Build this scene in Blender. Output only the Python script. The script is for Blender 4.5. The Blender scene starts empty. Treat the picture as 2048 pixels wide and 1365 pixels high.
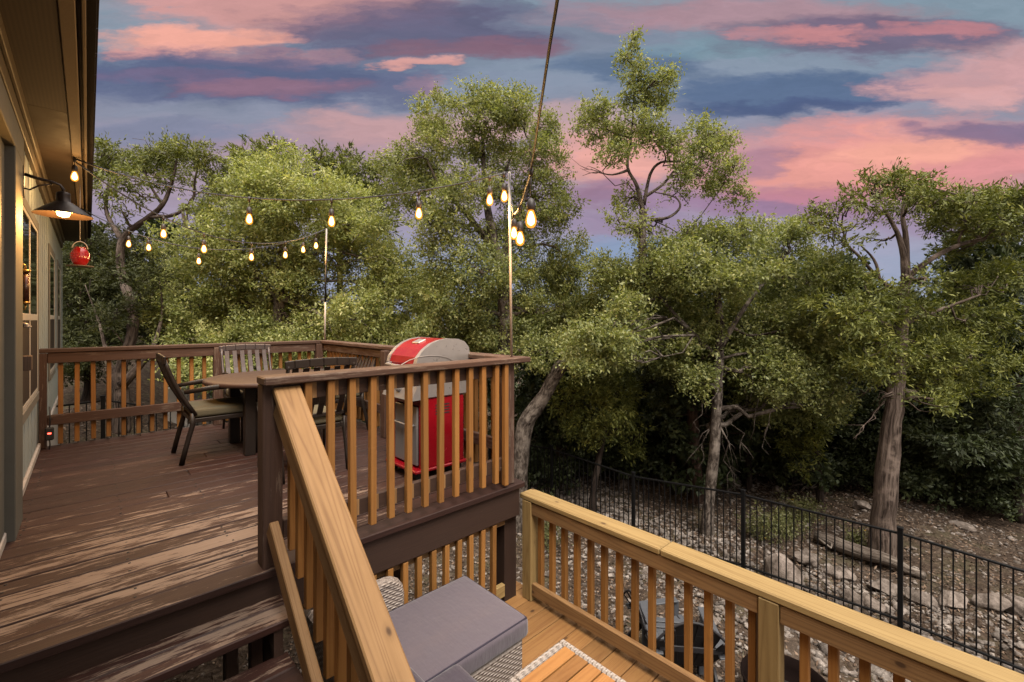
import bpy, math, random
import numpy as np
from mathutils import Vector, Matrix

random.seed(7)
RNG = np.random.default_rng(11)
S = bpy.context.scene
COL = S.collection
pi = math.pi

# ------------------------------------------------------------------ camera, exposure, sky, sun
EXPO = 1.9
ALB = 0.47                      # overall tone of the built surfaces for this exposure
CAMZ = 1.2                      # camera above the boards of the upper deck (z = 0)
FPX = 900.0
YAW = math.radians(43.3)        # the house runs along +Y, the view is turned 43 degrees to the right of it
Fw = Vector((math.sin(YAW), math.cos(YAW), 0))
Rt = Vector((math.cos(YAW), -math.sin(YAW), 0))
cam_d = bpy.data.cameras.new('camera')
cam = bpy.data.objects.new('camera', cam_d)
COL.objects.link(cam)
cam.location = (0, 0, CAMZ)
cam.rotation_euler = (pi / 2, 0, -YAW)
cam_d.sensor_width = 36
cam_d.lens = 36 * FPX / 2048
cam_d.shift_y = -(682.5 - 640) / 2048
cam_d.clip_start = 0.02
cam_d.clip_end = 2000
S.camera = cam
S.view_settings.view_transform = 'Standard'
S.view_settings.look = 'None'
S.view_settings.gamma = 1
S.view_settings.exposure = EXPO
S.cycles.max_bounces = 6
S.cycles.diffuse_bounces = 3
S.cycles.transparent_max_bounces = 8
S.cycles.caustics_reflective = False
S.cycles.caustics_refractive = False


def lin(rgb):
    return tuple(((c / 255) / 12.92) if c / 255 <= 0.04045 else (((c / 255) + 0.055) / 1.055) ** 2.4 for c in rgb)


def W(u, v, d):
    """A point of the place seen in direction (u, v), d metres ahead."""
    return Fw * d + Rt * ((u - 1024) / FPX * d) + Vector((0, 0, CAMZ + (640 - v) / FPX * d))


class NT:
    """small helper that wires shader nodes"""
    def __init__(s, tree):
        s.t = tree

    def n(s, typ, **kw):
        nd = s.t.nodes.new(typ)
        for k, v in kw.items():
            setattr(nd, k, v)
        return nd

    def put(s, sock, v):
        if v is None:
            return
        if isinstance(v, bpy.types.NodeSocket):
            s.t.links.new(v, sock)
        else:
            if sock.type == 'RGBA' and len(v) == 3:
                v = tuple(v) + (1,)
            sock.default_value = v

    def m(s, op, a, b=None, c=None, clamp=False):
        nd = s.n('ShaderNodeMath', operation=op, use_clamp=clamp)
        for i, v in enumerate((a, b, c)):
            s.put(nd.inputs[i], v)
        return nd.outputs[0]

    def vm(s, op, a, b=None, out=0):
        nd = s.n('ShaderNodeVectorMath', operation=op)
        s.put(nd.inputs[0], a)
        s.put(nd.inputs[1], b)
        return nd.outputs[out]

    def xyz(s, a, b, c=0.0):
        nd = s.n('ShaderNodeCombineXYZ')
        for i, v in enumerate((a, b, c)):
            s.put(nd.inputs[i], v)
        return nd.outputs[0]

    def sep(s, v):
        nd = s.n('ShaderNodeSeparateXYZ')
        s.put(nd.inputs[0], v)
        return nd.outputs

    def noise(s, vec, scale=1, detail=4, rough=0.55, dist=0.0, out=0):
        nd = s.n('ShaderNodeTexNoise')
        s.put(nd.inputs['Vector'], vec)
        nd.inputs['Scale'].default_value = scale
        nd.inputs['Detail'].default_value = detail
        nd.inputs['Roughness'].default_value = rough
        nd.inputs['Distortion'].default_value = dist
        return nd.outputs[out]

    def step(s, x, a, b):
        nd = s.n('ShaderNodeMapRange', interpolation_type='SMOOTHSTEP', clamp=True)
        s.put(nd.inputs[0], x)
        nd.inputs[1].default_value = a
        nd.inputs[2].default_value = b
        return nd.outputs[0]

    def mix(s, f, a, b, mode='MIX'):
        nd = s.n('ShaderNodeMix', data_type='RGBA', blend_type=mode)
        s.put(nd.inputs[0], f)
        s.put(nd.inputs[6], a)
        s.put(nd.inputs[7], b)
        return nd.outputs[2]

    def ramp(s, f, stops):
        nd = s.n('ShaderNodeValToRGB')
        cr = nd.color_ramp
        while len(cr.elements) < len(stops):
            cr.elements.new(0.5)
        for e, (p, c) in zip(cr.elements, stops):
            e.position = p
            e.color = tuple(c) + (1,)
        s.put(nd.inputs[0], f)
        return nd.outputs[0]

    def attr(s, name, out):
        nd = s.n('ShaderNodeAttribute', attribute_name=name)
        return nd.outputs[out]


def build_world():
    w = bpy.data.worlds.new('World')
    S.world = w
    w.use_nodes = True
    t = w.node_tree
    t.nodes.clear()
    q = NT(t)
    D = q.n('ShaderNodeTexCoord').outputs['Generated']
    D = q.vm('NORMALIZE', D)
    fz = q.vm('DOT_PRODUCT', D, tuple(Fw), out=1)
    rx = q.vm('DOT_PRODUCT', D, tuple(Rt), out=1)
    dz = q.sep(D)[2]
    den = q.m('MAXIMUM', fz, 0.08)
    a = q.m('DIVIDE', rx, den)      # tangent of the azimuth
    b = q.m('DIVIDE', dz, den)      # tangent of the height
    n1 = q.sep(q.noise(q.xyz(q.m('MULTIPLY', a, 2.6), q.m('MULTIPLY', b, 9.0), 3.1), 1, 5, 0.6, out=1))
    n2 = q.sep(q.noise(q.xyz(q.m('MULTIPLY', a, 9.0), q.m('MULTIPLY', b, 34.0), 7.7), 1, 5, 0.62, out=1))

    def warp(x, o1, k1, o2, k2):
        y = q.m('ADD', x, q.m('MULTIPLY', q.m('SUBTRACT', o1, 0.5), k1))
        return q.m('ADD', y, q.m('MULTIPLY', q.m('SUBTRACT', o2, 0.5), k2))
    aw = warp(a, n1[0], 0.50, n2[0], 0.22)
    bw = warp(b, n1[1], 0.10, n2[1], 0.05)
    base = q.ramp(q.m('MULTIPLY', bw, 1.25), [
        (0.0, lin((150, 160, 192))), (0.14, lin((146, 160, 196))), (0.28, lin((156, 146, 178))),
        (0.40, lin((166, 146, 168))), (0.52, lin((146, 144, 172))), (0.66, lin((126, 144, 174))), (0.85, lin((124, 150, 174)))])
    E = [  # u, v, ru, rv, colour, strength, softness: the clouds of this sky
        (560, 15, 330, 55, (208, 142, 140), .9, .7), (250, 40, 80, 60, (126, 148, 174), .8, .7),
        (900, 62, 330, 58, (92, 92, 130), .95, .55), (960, 98, 150, 22, (150, 98, 116), .6, .8),
        (390, 84, 165, 25, (236, 158, 140), .98, .5), (570, 116, 170, 14, (218, 150, 144), .85, .7),
        (270, 106, 55, 9, (226, 150, 140), .8, .7), (470, 160, 400, 56, (82, 95, 140), .97, .45),
        (520, 176, 210, 20, (158, 108, 130), .65, .8), (330, 150, 150, 14, (120, 100, 138), .6, .8),
        (850, 130, 75, 9, (222, 152, 144), .85, .6), (890, 178, 60, 14, (196, 140, 150), .7, .7),
        (820, 175, 110, 22, (96, 104, 146), .6, .7),
        (420, 228, 260, 24, (128, 140, 170), .8, .8), (800, 258, 260, 36, (200, 152, 158), .85, .8),
        (330, 275, 170, 26, (116, 128, 164), .8, .8), (640, 300, 260, 30, (172, 142, 162), .7, .9),
        (1290, 128, 150, 30, (84, 110, 150), .92, .5), (1200, 60, 160, 50, (122, 138, 166), .8, .8),
        (1480, 25, 330, 34, (176, 130, 146), .8, .8), (1440, 95, 140, 18, (110, 150, 172), .6, .8),
        (1620, 182, 260, 40, (76, 104, 148), .97, .4), (1640, 210, 190, 13, (66, 84, 134), .8, .7),
        (1760, 72, 290, 36, (108, 96, 130), .92, .5), (1620, 70, 140, 15, (206, 128, 132), .8, .7),
        (1880, 58, 100, 14, (196, 120, 128), .7, .7), (1990, 150, 170, 60, (208, 152, 158), .9, .7),
        (1920, 195, 120, 26, (216, 160, 164), .8, .7), (1740, 262, 300, 24, (196, 150, 164), .7, .9),
        (1770, 330, 380, 82, (224, 140, 136), .95, .6), (1780, 300, 130, 36, (240, 160, 138), .8, .8),
        (1640, 345, 120, 26, (234, 150, 138), .7, .8), (1970, 268, 150, 20, (112, 106, 150), .85, .7),
        (1970, 340, 130, 40, (216, 132, 142), .7, .8), (1210, 320, 150, 66, (230, 158, 148), .95, .7),
        (1190, 392, 130, 28, (146, 112, 150), .85, .8), (1560, 412, 260, 26, (150, 114, 158), .85, .8),
        (1720, 396, 200, 14, (206, 124, 146), .7, .8), (1500, 330, 70, 36, (152, 120, 156), .7, .8),
        (1060, 236, 200, 34, (202, 164, 170), .7, .9), (1240, 455, 140, 30, (150, 128, 168), .7, .8),
        (1250, 505, 130, 26, (112, 146, 192), .7, .8), (1900, 440, 220, 36, (150, 128, 168), .7, .8),
    ]
    wisp = q.noise(q.xyz(q.m('MULTIPLY', aw, 6), q.m('MULTIPLY', bw, 17), 4.4), 1, 9, 0.62)
    wisp = q.m('MULTIPLY', q.m('SUBTRACT', wisp, 0.5), 1.9)
    col = base
    for (u, v, ru, rv, c, k, soft) in E:
        x = q.m('MULTIPLY', q.m('SUBTRACT', aw, (u - 1024) / FPX), FPX / ru)
        y = q.m('MULTIPLY', q.m('SUBTRACT', bw, (640 - v) / FPX), FPX / rv)
        r = q.m('ADD', q.m('ADD', q.m('MULTIPLY', x, x), q.m('MULTIPLY', y, y)), wisp)
        mk = q.m('MULTIPLY', q.step(r, 1.95, 0.55 * (1 - soft)), k * .96)
        col = q.mix(mk, col, lin(c))
    st = q.noise(q.xyz(q.m('MULTIPLY', aw, 6), q.m('MULTIPLY', bw, 24), 1.3), 1, 9, 0.66)
    col = q.mix(1.0, col, q.mix(st, (0.70, 0.74, 0.74), (1.34, 1.26, 1.22)), 'MULTIPLY')
    # overhead and behind, out of view: sky brightened as added fill light
    rear = q.mix(q.noise(D, 3, 5), (0.9, 0.82, 0.78), (1.5, 1.35, 1.25))
    col = q.mix(q.step(fz, 0.0, 0.35), rear, col)
    zen = q.mix(q.noise(D, 2.4, 5), ZEN_A, ZEN_B)
    col = q.mix(q.step(dz, 0.60, 0.86), col, zen)
    col = q.mix(q.step(dz, 0.0, -0.05), col, (0.05, 0.045, 0.04))
    hs = q.n('ShaderNodeHueSaturation')
    hs.inputs['Saturation'].default_value = 0.88
    q.put(hs.inputs['Color'], q.mix(1.0, col, (1.03, .99, .92), 'MULTIPLY'))
    col = hs.outputs[0]
    bg = q.n('ShaderNodeBackground')
    q.put(bg.inputs[0], col)
    bg.inputs[1].default_value = 0.5 ** EXPO
    sky = q.n('ShaderNodeTexSky', sky_type='NISHITA', sun_disc=False)
    sky.sun_elevation = SUN_EL
    sky.sun_rotation = SUN_ROT
    bg2 = q.n('ShaderNodeBackground')
    q.put(bg2.inputs[0], sky.outputs[0])
    bg2.inputs[1].default_value = 0.0006
    add = q.n('ShaderNodeAddShader')
    t.links.new(bg.outputs[0], add.inputs[0])
    t.links.new(bg2.outputs[0], add.inputs[1])
    out = q.n('ShaderNodeOutputWorld')
    t.links.new(add.outputs[0], out.inputs[0])
    w.cycles.sampling_method = 'MANUAL'
    w.cycles.sample_map_resolution = 512


ZEN_A = (3.3, 3.05, 2.85)
ZEN_B = (5.0, 4.6, 4.25)
SUN_EL = math.radians(57)
SUN_ROT = math.radians(200)     # behind the camera, a little to its left (from +Y, clockwise)
build_world()
sd = bpy.data.lights.new('sun', 'SUN')
sd.energy = 1.5
sd.angle = math.radians(28)
sd.color = (1.0, 0.93, 0.84)
sun = bpy.data.objects.new('sun', sd)
COL.objects.link(sun)
_sv = Vector((math.sin(SUN_ROT) * math.cos(SUN_EL), math.cos(SUN_ROT) * math.cos(SUN_EL), math.sin(SUN_EL)))
sun.rotation_euler = _sv.to_track_quat('Z', 'Y').to_euler()


# ------------------------------------------------------------------ materials
def new_mat(name):
    m = bpy.data.materials.new(name)
    m.use_nodes = True
    t = m.node_tree
    t.nodes.clear()
    q = NT(t)
    out = q.n('ShaderNodeOutputMaterial')
    p = q.n('ShaderNodeBsdfPrincipled')
    t.links.new(p.outputs[0], out.inputs[0])
    return m, q, p, out


def bump(q, p, h, dist=0.002, strength=0.6):
    b = q.n('ShaderNodeBump')
    b.inputs['Strength'].default_value = strength
    b.inputs['Distance'].default_value = dist
    q.put(b.inputs['Height'], h)
    q.t.links.new(b.outputs[0], p.inputs['Normal'])


def mat_plain(name, c, rough=0.5, metal=0.0, var=0.15, scale=30.0, spec=0.5, bmp=0.0):
    c = tuple(x * ALB for x in c)
    m, q, p, out = new_mat(name)
    co = q.n('ShaderNodeTexCoord').outputs['Object']
    n = q.noise(co, scale, 5)
    q.put(p.inputs['Base Color'], q.mix(n, tuple(x * (1 - var) for x in c), tuple(min(1, x * (1 + var)) for x in c)))
    q.put(p.inputs['Roughness'], q.m('ADD', q.m('MULTIPLY', q.m('SUBTRACT', n, 0.5), 0.3), rough))
    p.inputs['Metallic'].default_value = metal
    p.inputs['Specular IOR Level'].default_value = spec
    if bmp:
        bump(q, p, q.noise(co, scale * 4, 3), bmp)
    return m


def mat_wood(name, ca, cb, dark, rough=0.65, knots=True, wear=None, wear_amt=0.0, traffic=False):
    ca, cb, dark = [tuple(x * ALB for x in c) for c in (ca, cb, dark)]
    wear = wear and tuple(x * ALB for x in wear)
    m, q, p, out = new_mat(name)
    bc = q.attr('bc', 'Vector')
    rnd = q.attr('rnd', 'Fac')
    v = q.sep(bc)
    low = q.noise(q.xyz(q.m('MULTIPLY', v[0], 0.38), q.m('MULTIPLY', v[1], 12), q.m('MULTIPLY', v[2], 12)), 1, 1, 0.35, 0.1)
    ring = q.m('PINGPONG', q.m('MULTIPLY', low, 30.0), 1.0)
    ring = q.m('POWER', ring, 2.2)
    fine = q.noise(q.xyz(q.m('MULTIPLY', v[0], 5), q.m('MULTIPLY', v[1], 160), q.m('MULTIPLY', v[2], 160)), 1, 4, 0.6)
    mott = q.noise(q.xyz(q.m('MULTIPLY', v[0], 3), q.m('MULTIPLY', v[1], 12), q.m('MULTIPLY', v[2], 12)), 1, 4, 0.6)
    f = q.m('ADD', q.m('MULTIPLY', ring, 0.55), q.m('ADD', q.m('MULTIPLY', fine, 0.45), q.m('MULTIPLY', q.m('SUBTRACT', mott, 0.5), 0.7)), clamp=True)
    col = q.mix(f, ca, cb)
    if knots:
        vor = q.n('ShaderNodeTexVoronoi', feature='F1')
        q.put(vor.inputs['Vector'], q.xyz(q.m('MULTIPLY', v[0], 7.0), q.m('MULTIPLY', v[1], 12.0), q.m('MULTIPLY', v[2], 12.0)))
        vor.inputs['Scale'].default_value = 1
        keep = q.m('GREATER_THAN', q.sep(vor.outputs['Color'])[0], 0.84)
        k = q.m('MULTIPLY', q.step(vor.outputs['Distance'], 0.17, 0.08), keep)
        col = q.mix(q.m('MULTIPLY', k, 0.85), col, dark)
        halo = q.m('MULTIPLY', q.step(vor.outputs['Distance'], 0.34, 0.1), keep)
        col = q.mix(q.m('MULTIPLY', halo, 0.18), col, dark)
    tone = q.m('ADD', 0.78, q.m('MULTIPLY', rnd, 0.44))
    col = q.mix(1.0, col, q.xyz(tone, tone, tone), 'MULTIPLY')
    hgt = fine
    if wear is not None:
        s1 = q.noise(q.xyz(q.m('MULTIPLY', v[0], 5.5), q.m('MULTIPLY', v[1], 44), q.m('MULTIPLY', v[2], 44)), 1, 9, 0.75)
        s2 = q.noise(q.xyz(q.m('MULTIPLY', v[0], 2.2), q.m('MULTIPLY', v[1], 9), q.m('MULTIPLY', v[2], 9)), 1, 6, 0.65)
        wsum = q.m('ADD', q.m('MULTIPLY', s1, 0.62), q.m('ADD', q.m('MULTIPLY', s2, 0.38), q.m('ADD', q.m('MULTIPLY', fine, 0.14), q.m('MULTIPLY', rnd, 0.10))))
        if traffic:
            P = q.n('ShaderNodeNewGeometry').outputs['Position']
            dist = q.vm('LENGTH', q.vm('MULTIPLY', q.vm('SUBTRACT', P, (0.25, 2.75, 0)), (0.8, 1.15, 0.3)), out=1)
            wsum = q.m('ADD', wsum, q.m('MULTIPLY', q.step(dist, 1.45, 0.1), 0.112))
            dist2 = q.vm('LENGTH', q.vm('MULTIPLY', q.vm('SUBTRACT', P, (0.5, 4.0, 0)), (0.6, 0.7, 0.3)), out=1)
            wsum = q.m('ADD', wsum, q.m('MULTIPLY', q.step(dist2, 1.3, 0.0), 0.05))
        wm = q.step(wsum, 0.725 - wear_amt, 0.768 - wear_amt)
        if traffic:
            nzz = q.sep(q.n('ShaderNodeNewGeometry').outputs['True Normal'])[2]
            wm = q.m('MULTIPLY', wm, q.step(nzz, .75, .95))
        wc = q.mix(fine, tuple(x * 0.55 for x in wear), tuple(x * 1.15 for x in wear))
        wc = q.mix(q.m('MULTIPLY', ring, 0.35), wc, tuple(x * 0.5 for x in wear))
        col = q.mix(wm, col, wc)
        hgt = q.m('SUBTRACT', fine, q.m('MULTIPLY', wm, 0.4))
    q.put(p.inputs['Base Color'], col)
    q.put(p.inputs['Roughness'], q.m('ADD', rough - 0.1, q.m('MULTIPLY', mott, 0.25)))
    p.inputs['Specular IOR Level'].default_value = 0.3
    bump(q, p, hgt, 0.0016, 0.7)
    return m


def mat_leaf(name, stops, trans=0.40, rough=0.5):
    m, q, p, out = new_mat(name)
    f = q.attr('rnd', 'Fac')
    col = q.ramp(f, stops)
    q.put(p.inputs['Base Color'], col)
    p.inputs['Roughness'].default_value = rough
    p.inputs['Specular IOR Level'].default_value = 0.35
    tr = q.n('ShaderNodeBsdfTranslucent')
    q.put(tr.inputs[0], q.mix(1.0, col, (1.15, 1.2, 0.6), 'MULTIPLY'))
    mx = q.n('ShaderNodeMixShader')
    mx.inputs[0].default_value = trans
    q.t.links.new(p.outputs[0], mx.inputs[1])
    q.t.links.new(tr.outputs[0], mx.inputs[2])
    q.t.links.new(mx.outputs[0], out.inputs[0])
    return m


def mat_bark(name, ca, cb, cc, stringy=False):
    ca, cb, cc = [tuple(x * ALB for x in c) for c in (ca, cb, cc)]
    m, q, p, out = new_mat(name)
    bc = q.sep(q.attr('bc', 'Vector'))
    k = (2.2, 26) if stringy else (9, 22)
    n = q.noise(q.xyz(q.m('MULTIPLY', bc[0], k[0]), q.m('MULTIPLY', bc[1], k[1]), q.m('MULTIPLY', bc[2], k[1])), 1, 6, 0.65, 0.5)
    n2 = q.noise(q.n('ShaderNodeTexCoord').outputs['Object'], 3.0, 4)
    col = q.ramp(n, [(0.36, cc), (0.5, ca), (0.64, cb)])
    col = q.mix(q.step(n2, 0.5, 0.72), col, tuple(x * 1.35 for x in cb))
    q.put(p.inputs['Base Color'], col)
    p.inputs['Roughness'].default_value = 0.9
    p.inputs['Specular IOR Level'].default_value = 0.1
    bump(q, p, n, 0.03, 1.0)
    return m


def mat_rock(name, ca, cb):
    ca, cb = [tuple(x * ALB for x in c) for c in (ca, cb)]
    m, q, p, out = new_mat(name)
    co = q.n('ShaderNodeTexCoord').outputs['Object']
    rnd = q.attr('rnd', 'Fac')
    n = q.noise(co, 9, 7, 0.65)
    n2 = q.noise(co, 3.2, 6, 0.7)
    col = q.mix(q.step(n, .3, .7), ca, cb)
    tone = q.m('ADD', 0.55, q.m('MULTIPLY', rnd, 0.75))
    col = q.mix(1.0, col, q.xyz(tone, tone, tone), 'MULTIPLY')
    col = q.mix(q.m('MULTIPLY', q.step(n2, 0.55, 0.7), 0.6), col, (0.10, 0.085, 0.065))
    q.put(p.inputs['Base Color'], col)
    p.inputs['Roughness'].default_value = 0.9
    p.inputs['Specular IOR Level'].default_value = 0.15
    bump(q, p, q.noise(co, 30, 6, 0.7), 0.02, 1.0)
    return m


def mat_ground(name):
    m, q, p, out = new_mat(name)
    co = q.n('ShaderNodeTexCoord').outputs['Object']
    n = q.noise(co, 1.1, 6, 0.65)
    n2 = q.noise(co, 14, 6, 0.7)
    n3 = q.noise(co, 0.35, 4, 0.6)
    col = q.ramp(n2, [(0.3, (0.016, 0.011, 0.008)), (0.5, (0.044, 0.031, 0.023)), (0.72, (0.11, 0.085, 0.065))])
    col = q.mix(q.m('MULTIPLY', q.step(n, 0.5, 0.68), 0.5), col, (0.075, 0.07, 0.038))
    col = q.mix(q.m('MULTIPLY', q.step(n3, 0.52, 0.66), 0.2), col, (0.13, 0.105, 0.085))
    q.put(p.inputs['Base Color'], col)
    p.inputs['Roughness'].default_value = 0.95
    p.inputs['Specular IOR Level'].default_value = 0.1
    bump(q, p, q.noise(co, 22, 6, 0.7), 0.03, 1.0)
    return m


def mat_wicker(name, ca, cb):
    ca, cb = [tuple(x * ALB for x in c) for c in (ca, cb)]
    m, q, p, out = new_mat(name)
    bc = q.n('ShaderNodeTexCoord').outputs['Object']
    v = q.sep(bc)
    nz = q.m('ABSOLUTE', q.sep(q.n('ShaderNodeNewGeometry').outputs['True Normal'])[2])
    top = q.m('GREATER_THAN', nz, 0.7)
    al = q.m('ADD', v[0], q.m('MULTIPLY', v[1], q.m('SUBTRACT', 1.0, top)))
    ac = q.m('ADD', q.m('MULTIPLY', v[2], q.m('SUBTRACT', 1.0, top)), q.m('MULTIPLY', v[1], top))
    # basket weave: strands run along, over and under the stakes
    row = q.m('MULTIPLY', ac, 1 / 0.014)
    par = q.m('MULTIPLY', q.m('MODULO', q.m('ABSOLUTE', q.m('FLOOR', row)), 2.0), pi)
    wv = q.m('SINE', q.m('ADD', q.m('MULTIPLY', al, 2 * pi / 0.042), par))
    rr = q.m('PINGPONG', row, 0.5)
    h = q.m('MULTIPLY', q.m('ADD', q.m('MULTIPLY', wv, 0.5), 0.5), q.m('MULTIPLY', rr, 2.0))
    n = q.noise(bc, 60, 4)
    col = q.mix(q.m('POWER', h, 0.45), ca, cb)
    col = q.mix(n, col, q.mix(1.0, col, (0.6, 0.56, 0.52), 'MULTIPLY'))
    q.put(p.inputs['Base Color'], col)
    p.inputs['Roughness'].default_value = 0.6
    bump(q, p, h, 0.008, 1.0)
    return m


def mat_emit(name, c, s):
    m = bpy.data.materials.new(name)
    m.use_nodes = True
    t = m.node_tree
    t.nodes.clear()
    e = t.nodes.new('ShaderNodeEmission')
    e.inputs[0].default_value = tuple(c) + (1,)
    e.inputs[1].default_value = s
    o = t.nodes.new('ShaderNodeOutputMaterial')
    t.links.new(e.outputs[0], o.inputs[0])
    return m


def mat_glass(name, c, rough=0.03, spec=0.8):
    m, q, p, out = new_mat(name)
    co = q.n('ShaderNodeTexCoord').outputs['Object']
    p.inputs['Base Color'].default_value = tuple(c) + (1,)
    p.inputs['Roughness'].default_value = rough
    p.inputs['Specular IOR Level'].default_value = spec
    bump(q, p, q.noise(co, 2.5, 2), 0.004, 0.25)
    return m


def mat_bulb(name, c, s):
    m = mat_emit(name, c, s)
    t = m.node_tree
    e = [n for n in t.nodes if n.type == 'EMISSION'][0]
    o = [n for n in t.nodes if n.type == 'OUTPUT_MATERIAL'][0]
    tr = t.nodes.new('ShaderNodeBsdfTransparent')
    tr.inputs[0].default_value = (1.0, .8, .5, 1)
    mx = t.nodes.new('ShaderNodeMixShader')
    mx.inputs[0].default_value = .45
    t.links.new(tr.outputs[0], mx.inputs[1])
    t.links.new(e.outputs[0], mx.inputs[2])
    t.links.new(mx.outputs[0], o.inputs[0])
    return m


M = {}
M['pine'] = mat_wood('pine_yellow', (0.46, 0.265, 0.112), (0.235, 0.118, 0.046), (0.07, 0.032, 0.014))
M['baluster'] = mat_wood('pine_orange', (0.46, 0.215, 0.055), (0.33, 0.135, 0.03), (0.09, 0.035, 0.012))
M['new_pine'] = mat_wood('pine_pale', (0.47, 0.325, 0.135), (0.27, 0.165, 0.058), (0.10, 0.05, 0.02))
M['ldeck'] = mat_wood('pine_deck', (0.42, 0.22, 0.075), (0.27, 0.12, 0.038), (0.08, 0.035, 0.015))
M['brown'] = mat_wood('brown_stain', (0.074, 0.037, 0.024), (0.052, 0.026, 0.018), (0.03, 0.015, 0.01), knots=False,
                      wear=(0.22, 0.15, 0.115), wear_amt=0.01)
M['brown_rail'] = mat_wood('brown_rail', (0.125, 0.066, 0.045), (0.075, 0.037, 0.025), (0.03, 0.015, 0.01), knots=True,
                           wear=(0.24, 0.165, 0.125), wear_amt=0.065)
M['deck'] = mat_wood('brown_deck', (0.062, 0.0225, 0.016), (0.034, 0.013, 0.0095), (0.03, 0.015, 0.01), knots=False, rough=0.6,
                     wear=(0.40, 0.285, 0.22), wear_amt=0.002, traffic=True)
M['table_wood'] = mat_wood('table_top', (0.085, 0.043, 0.030), (0.05, 0.025, 0.018), (0.03, 0.02, 0.015), knots=False, rough=0.5)
M['teak'] = mat_wood('teak', (0.50, 0.235, 0.07), (0.36, 0.15, 0.04), (0.1, 0.04, 0.02), knots=False, rough=0.5)
M['bronze'] = mat_plain('bronze_metal', (0.030, 0.021, 0.017), 0.45, 0.0, 0.2, 40, 0.25)
M['blackmetal'] = mat_plain('black_metal', (0.009, 0.009, 0.010), 0.5, 0.0, 0.25, 40, 0.15)
M['lit_bronze'] = mat_plain('lit_bronze_metal', (0.12, 0.10, 0.105), 0.38, 0.4, 0.15, 40)  # lit tone of the bronze chair backs, light put into the colour
M['cushion'] = mat_plain('olive_cushion', (0.17, 0.15, 0.10), 0.9, 0, 0.12, 120, 0.1, 0.001)
M['purple'] = mat_plain('purple_grey_fabric', (0.140, 0.118, 0.150), 0.85, 0, 0.08, 200, 0.15, 0.0008)
M['darkpurple'] = mat_plain('dark_purple_fabric', (0.060, 0.052, 0.078), 0.85, 0, 0.1, 200, 0.15, 0.0008)
M['wicker_rim'] = mat_wicker('wicker_rim', (0.63, 0.55, 0.50), (0.76, 0.68, 0.62))
M['wicker'] = mat_wicker('wicker', (0.40, 0.33, 0.29), (0.82, 0.72, 0.66))
M['red'] = mat_plain('red_enamel', (0.40, 0.006, 0.016), 0.22, 0.0, 0.1, 8, 0.6)
M['steel'] = mat_plain('brushed_steel', (0.40, 0.38, 0.38), 0.42, 0.35, 0.12, 25)
M['silver'] = mat_plain('silver_paint', (0.62, 0.60, 0.61), 0.32, 0.6, 0.1, 25)
M['rubber'] = mat_plain('black_rubber', (0.014, 0.013, 0.013), 0.7)
M['siding'] = mat_plain('sage_siding', (0.44, 0.51, 0.53), 0.8, 0, 0.1, 6, 0.2, 0.002)
M['trim'] = mat_plain('taupe_trim', (0.245, 0.235, 0.215), 0.7, 0, 0.12, 10, 0.2, 0.001)
M['casing'] = mat_plain('grey_green_casing', (0.165, 0.165, 0.150), 0.7, 0, 0.15, 10, 0.2, 0.001)
M['foundation'] = mat_plain('pale_foundation', (0.62, 0.58, 0.56), 0.9, 0, 0.08, 12, 0.1, 0.002)
M['soffit'] = mat_plain('dark_soffit', (0.07, 0.046, 0.03), 0.7, 0, 0.12, 10, 0.2, 0.001)
M['fascia'] = mat_plain('beige_eave_board', (0.25, 0.195, 0.145), 0.75, 0, 0.12, 25, 0.2, 0.002)
M['shingle'] = mat_plain('dark_shingle', (0.035, 0.030, 0.032), 0.9, 0, 0.3, 60, 0.1, 0.004)
M['white'] = mat_plain('white_vinyl', (0.66, 0.62, 0.58), 0.5, 0, 0.06, 20)
M['glass'] = mat_glass('window_glass', (0.012, 0.013, 0.014), 0.03, 0.9)
M['screen'] = mat_plain('insect_screen', (0.045, 0.032, 0.03), 0.75, 0, 0.1, 80, 0.2)
M['brass'] = mat_plain('aged_brass', (0.44, 0.27, 0.085), 0.35, 0.85, 0.2, 25)
M['amber'] = mat_plain('brown_tube', (0.075, 0.022, 0.010), 0.25, 0, 0.2, 15, 0.6)
M['oldwood'] = mat_wood('old_grey_wood', (0.14, 0.095, 0.075), (0.07, 0.045, 0.035), (0.03, 0.02, 0.015), knots=False)
M['lampshade'] = mat_plain('dark_bronze_shade', (0.040, 0.026, 0.022), 0.45, 0.6, 0.25, 20)
M['redglass'] = mat_plain('red_glass', (0.52, 0.012, 0.012), 0.12, 0, 0.2, 30, 0.8)
M['pole'] = mat_plain('galvanised_pole', (0.62, 0.55, 0.51), 0.5, 0.1, 0.2, 20)
M['charcoal'] = mat_plain('charcoal_plastic', (0.030, 0.028, 0.032), 0.55, 0, 0.2, 20, 0.25)
M['lit_plastic'] = mat_plain('lit_chair_plastic', (0.11, 0.116, 0.132), 0.55, 0, 0.12, 20, 0.25)  # lit copy of the dark chair plastic, light put into the colour
M['rust'] = mat_plain('rusty_steel', (0.011, 0.006, 0.005), 0.9, 0.0, 0.5, 15, 0.05)
M['ash'] = mat_plain('grey_ash', (0.07, 0.06, 0.058), 0.95, 0, 0.4, 25, 0.1, 0.01)
M['concrete'] = mat_plain('pale_concrete', (0.42, 0.40, 0.38), 0.9, 0, 0.15, 20, 0.1, 0.003)
M['socket'] = mat_plain('bulb_socket', (0.035, 0.022, 0.020), 0.5)
M['cable'] = mat_plain('black_cable', (0.018, 0.016, 0.017), 0.5)
M['glow'] = mat_bulb('bulb_glow', (1.0, 0.36, 0.05), 0.6)
M['filament'] = mat_emit('bulb_filament', (1.0, 0.74, 0.36), 7.0)
M['led'] = mat_emit('red_led', (1.0, 0.05, 0.03), 3.0)
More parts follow.
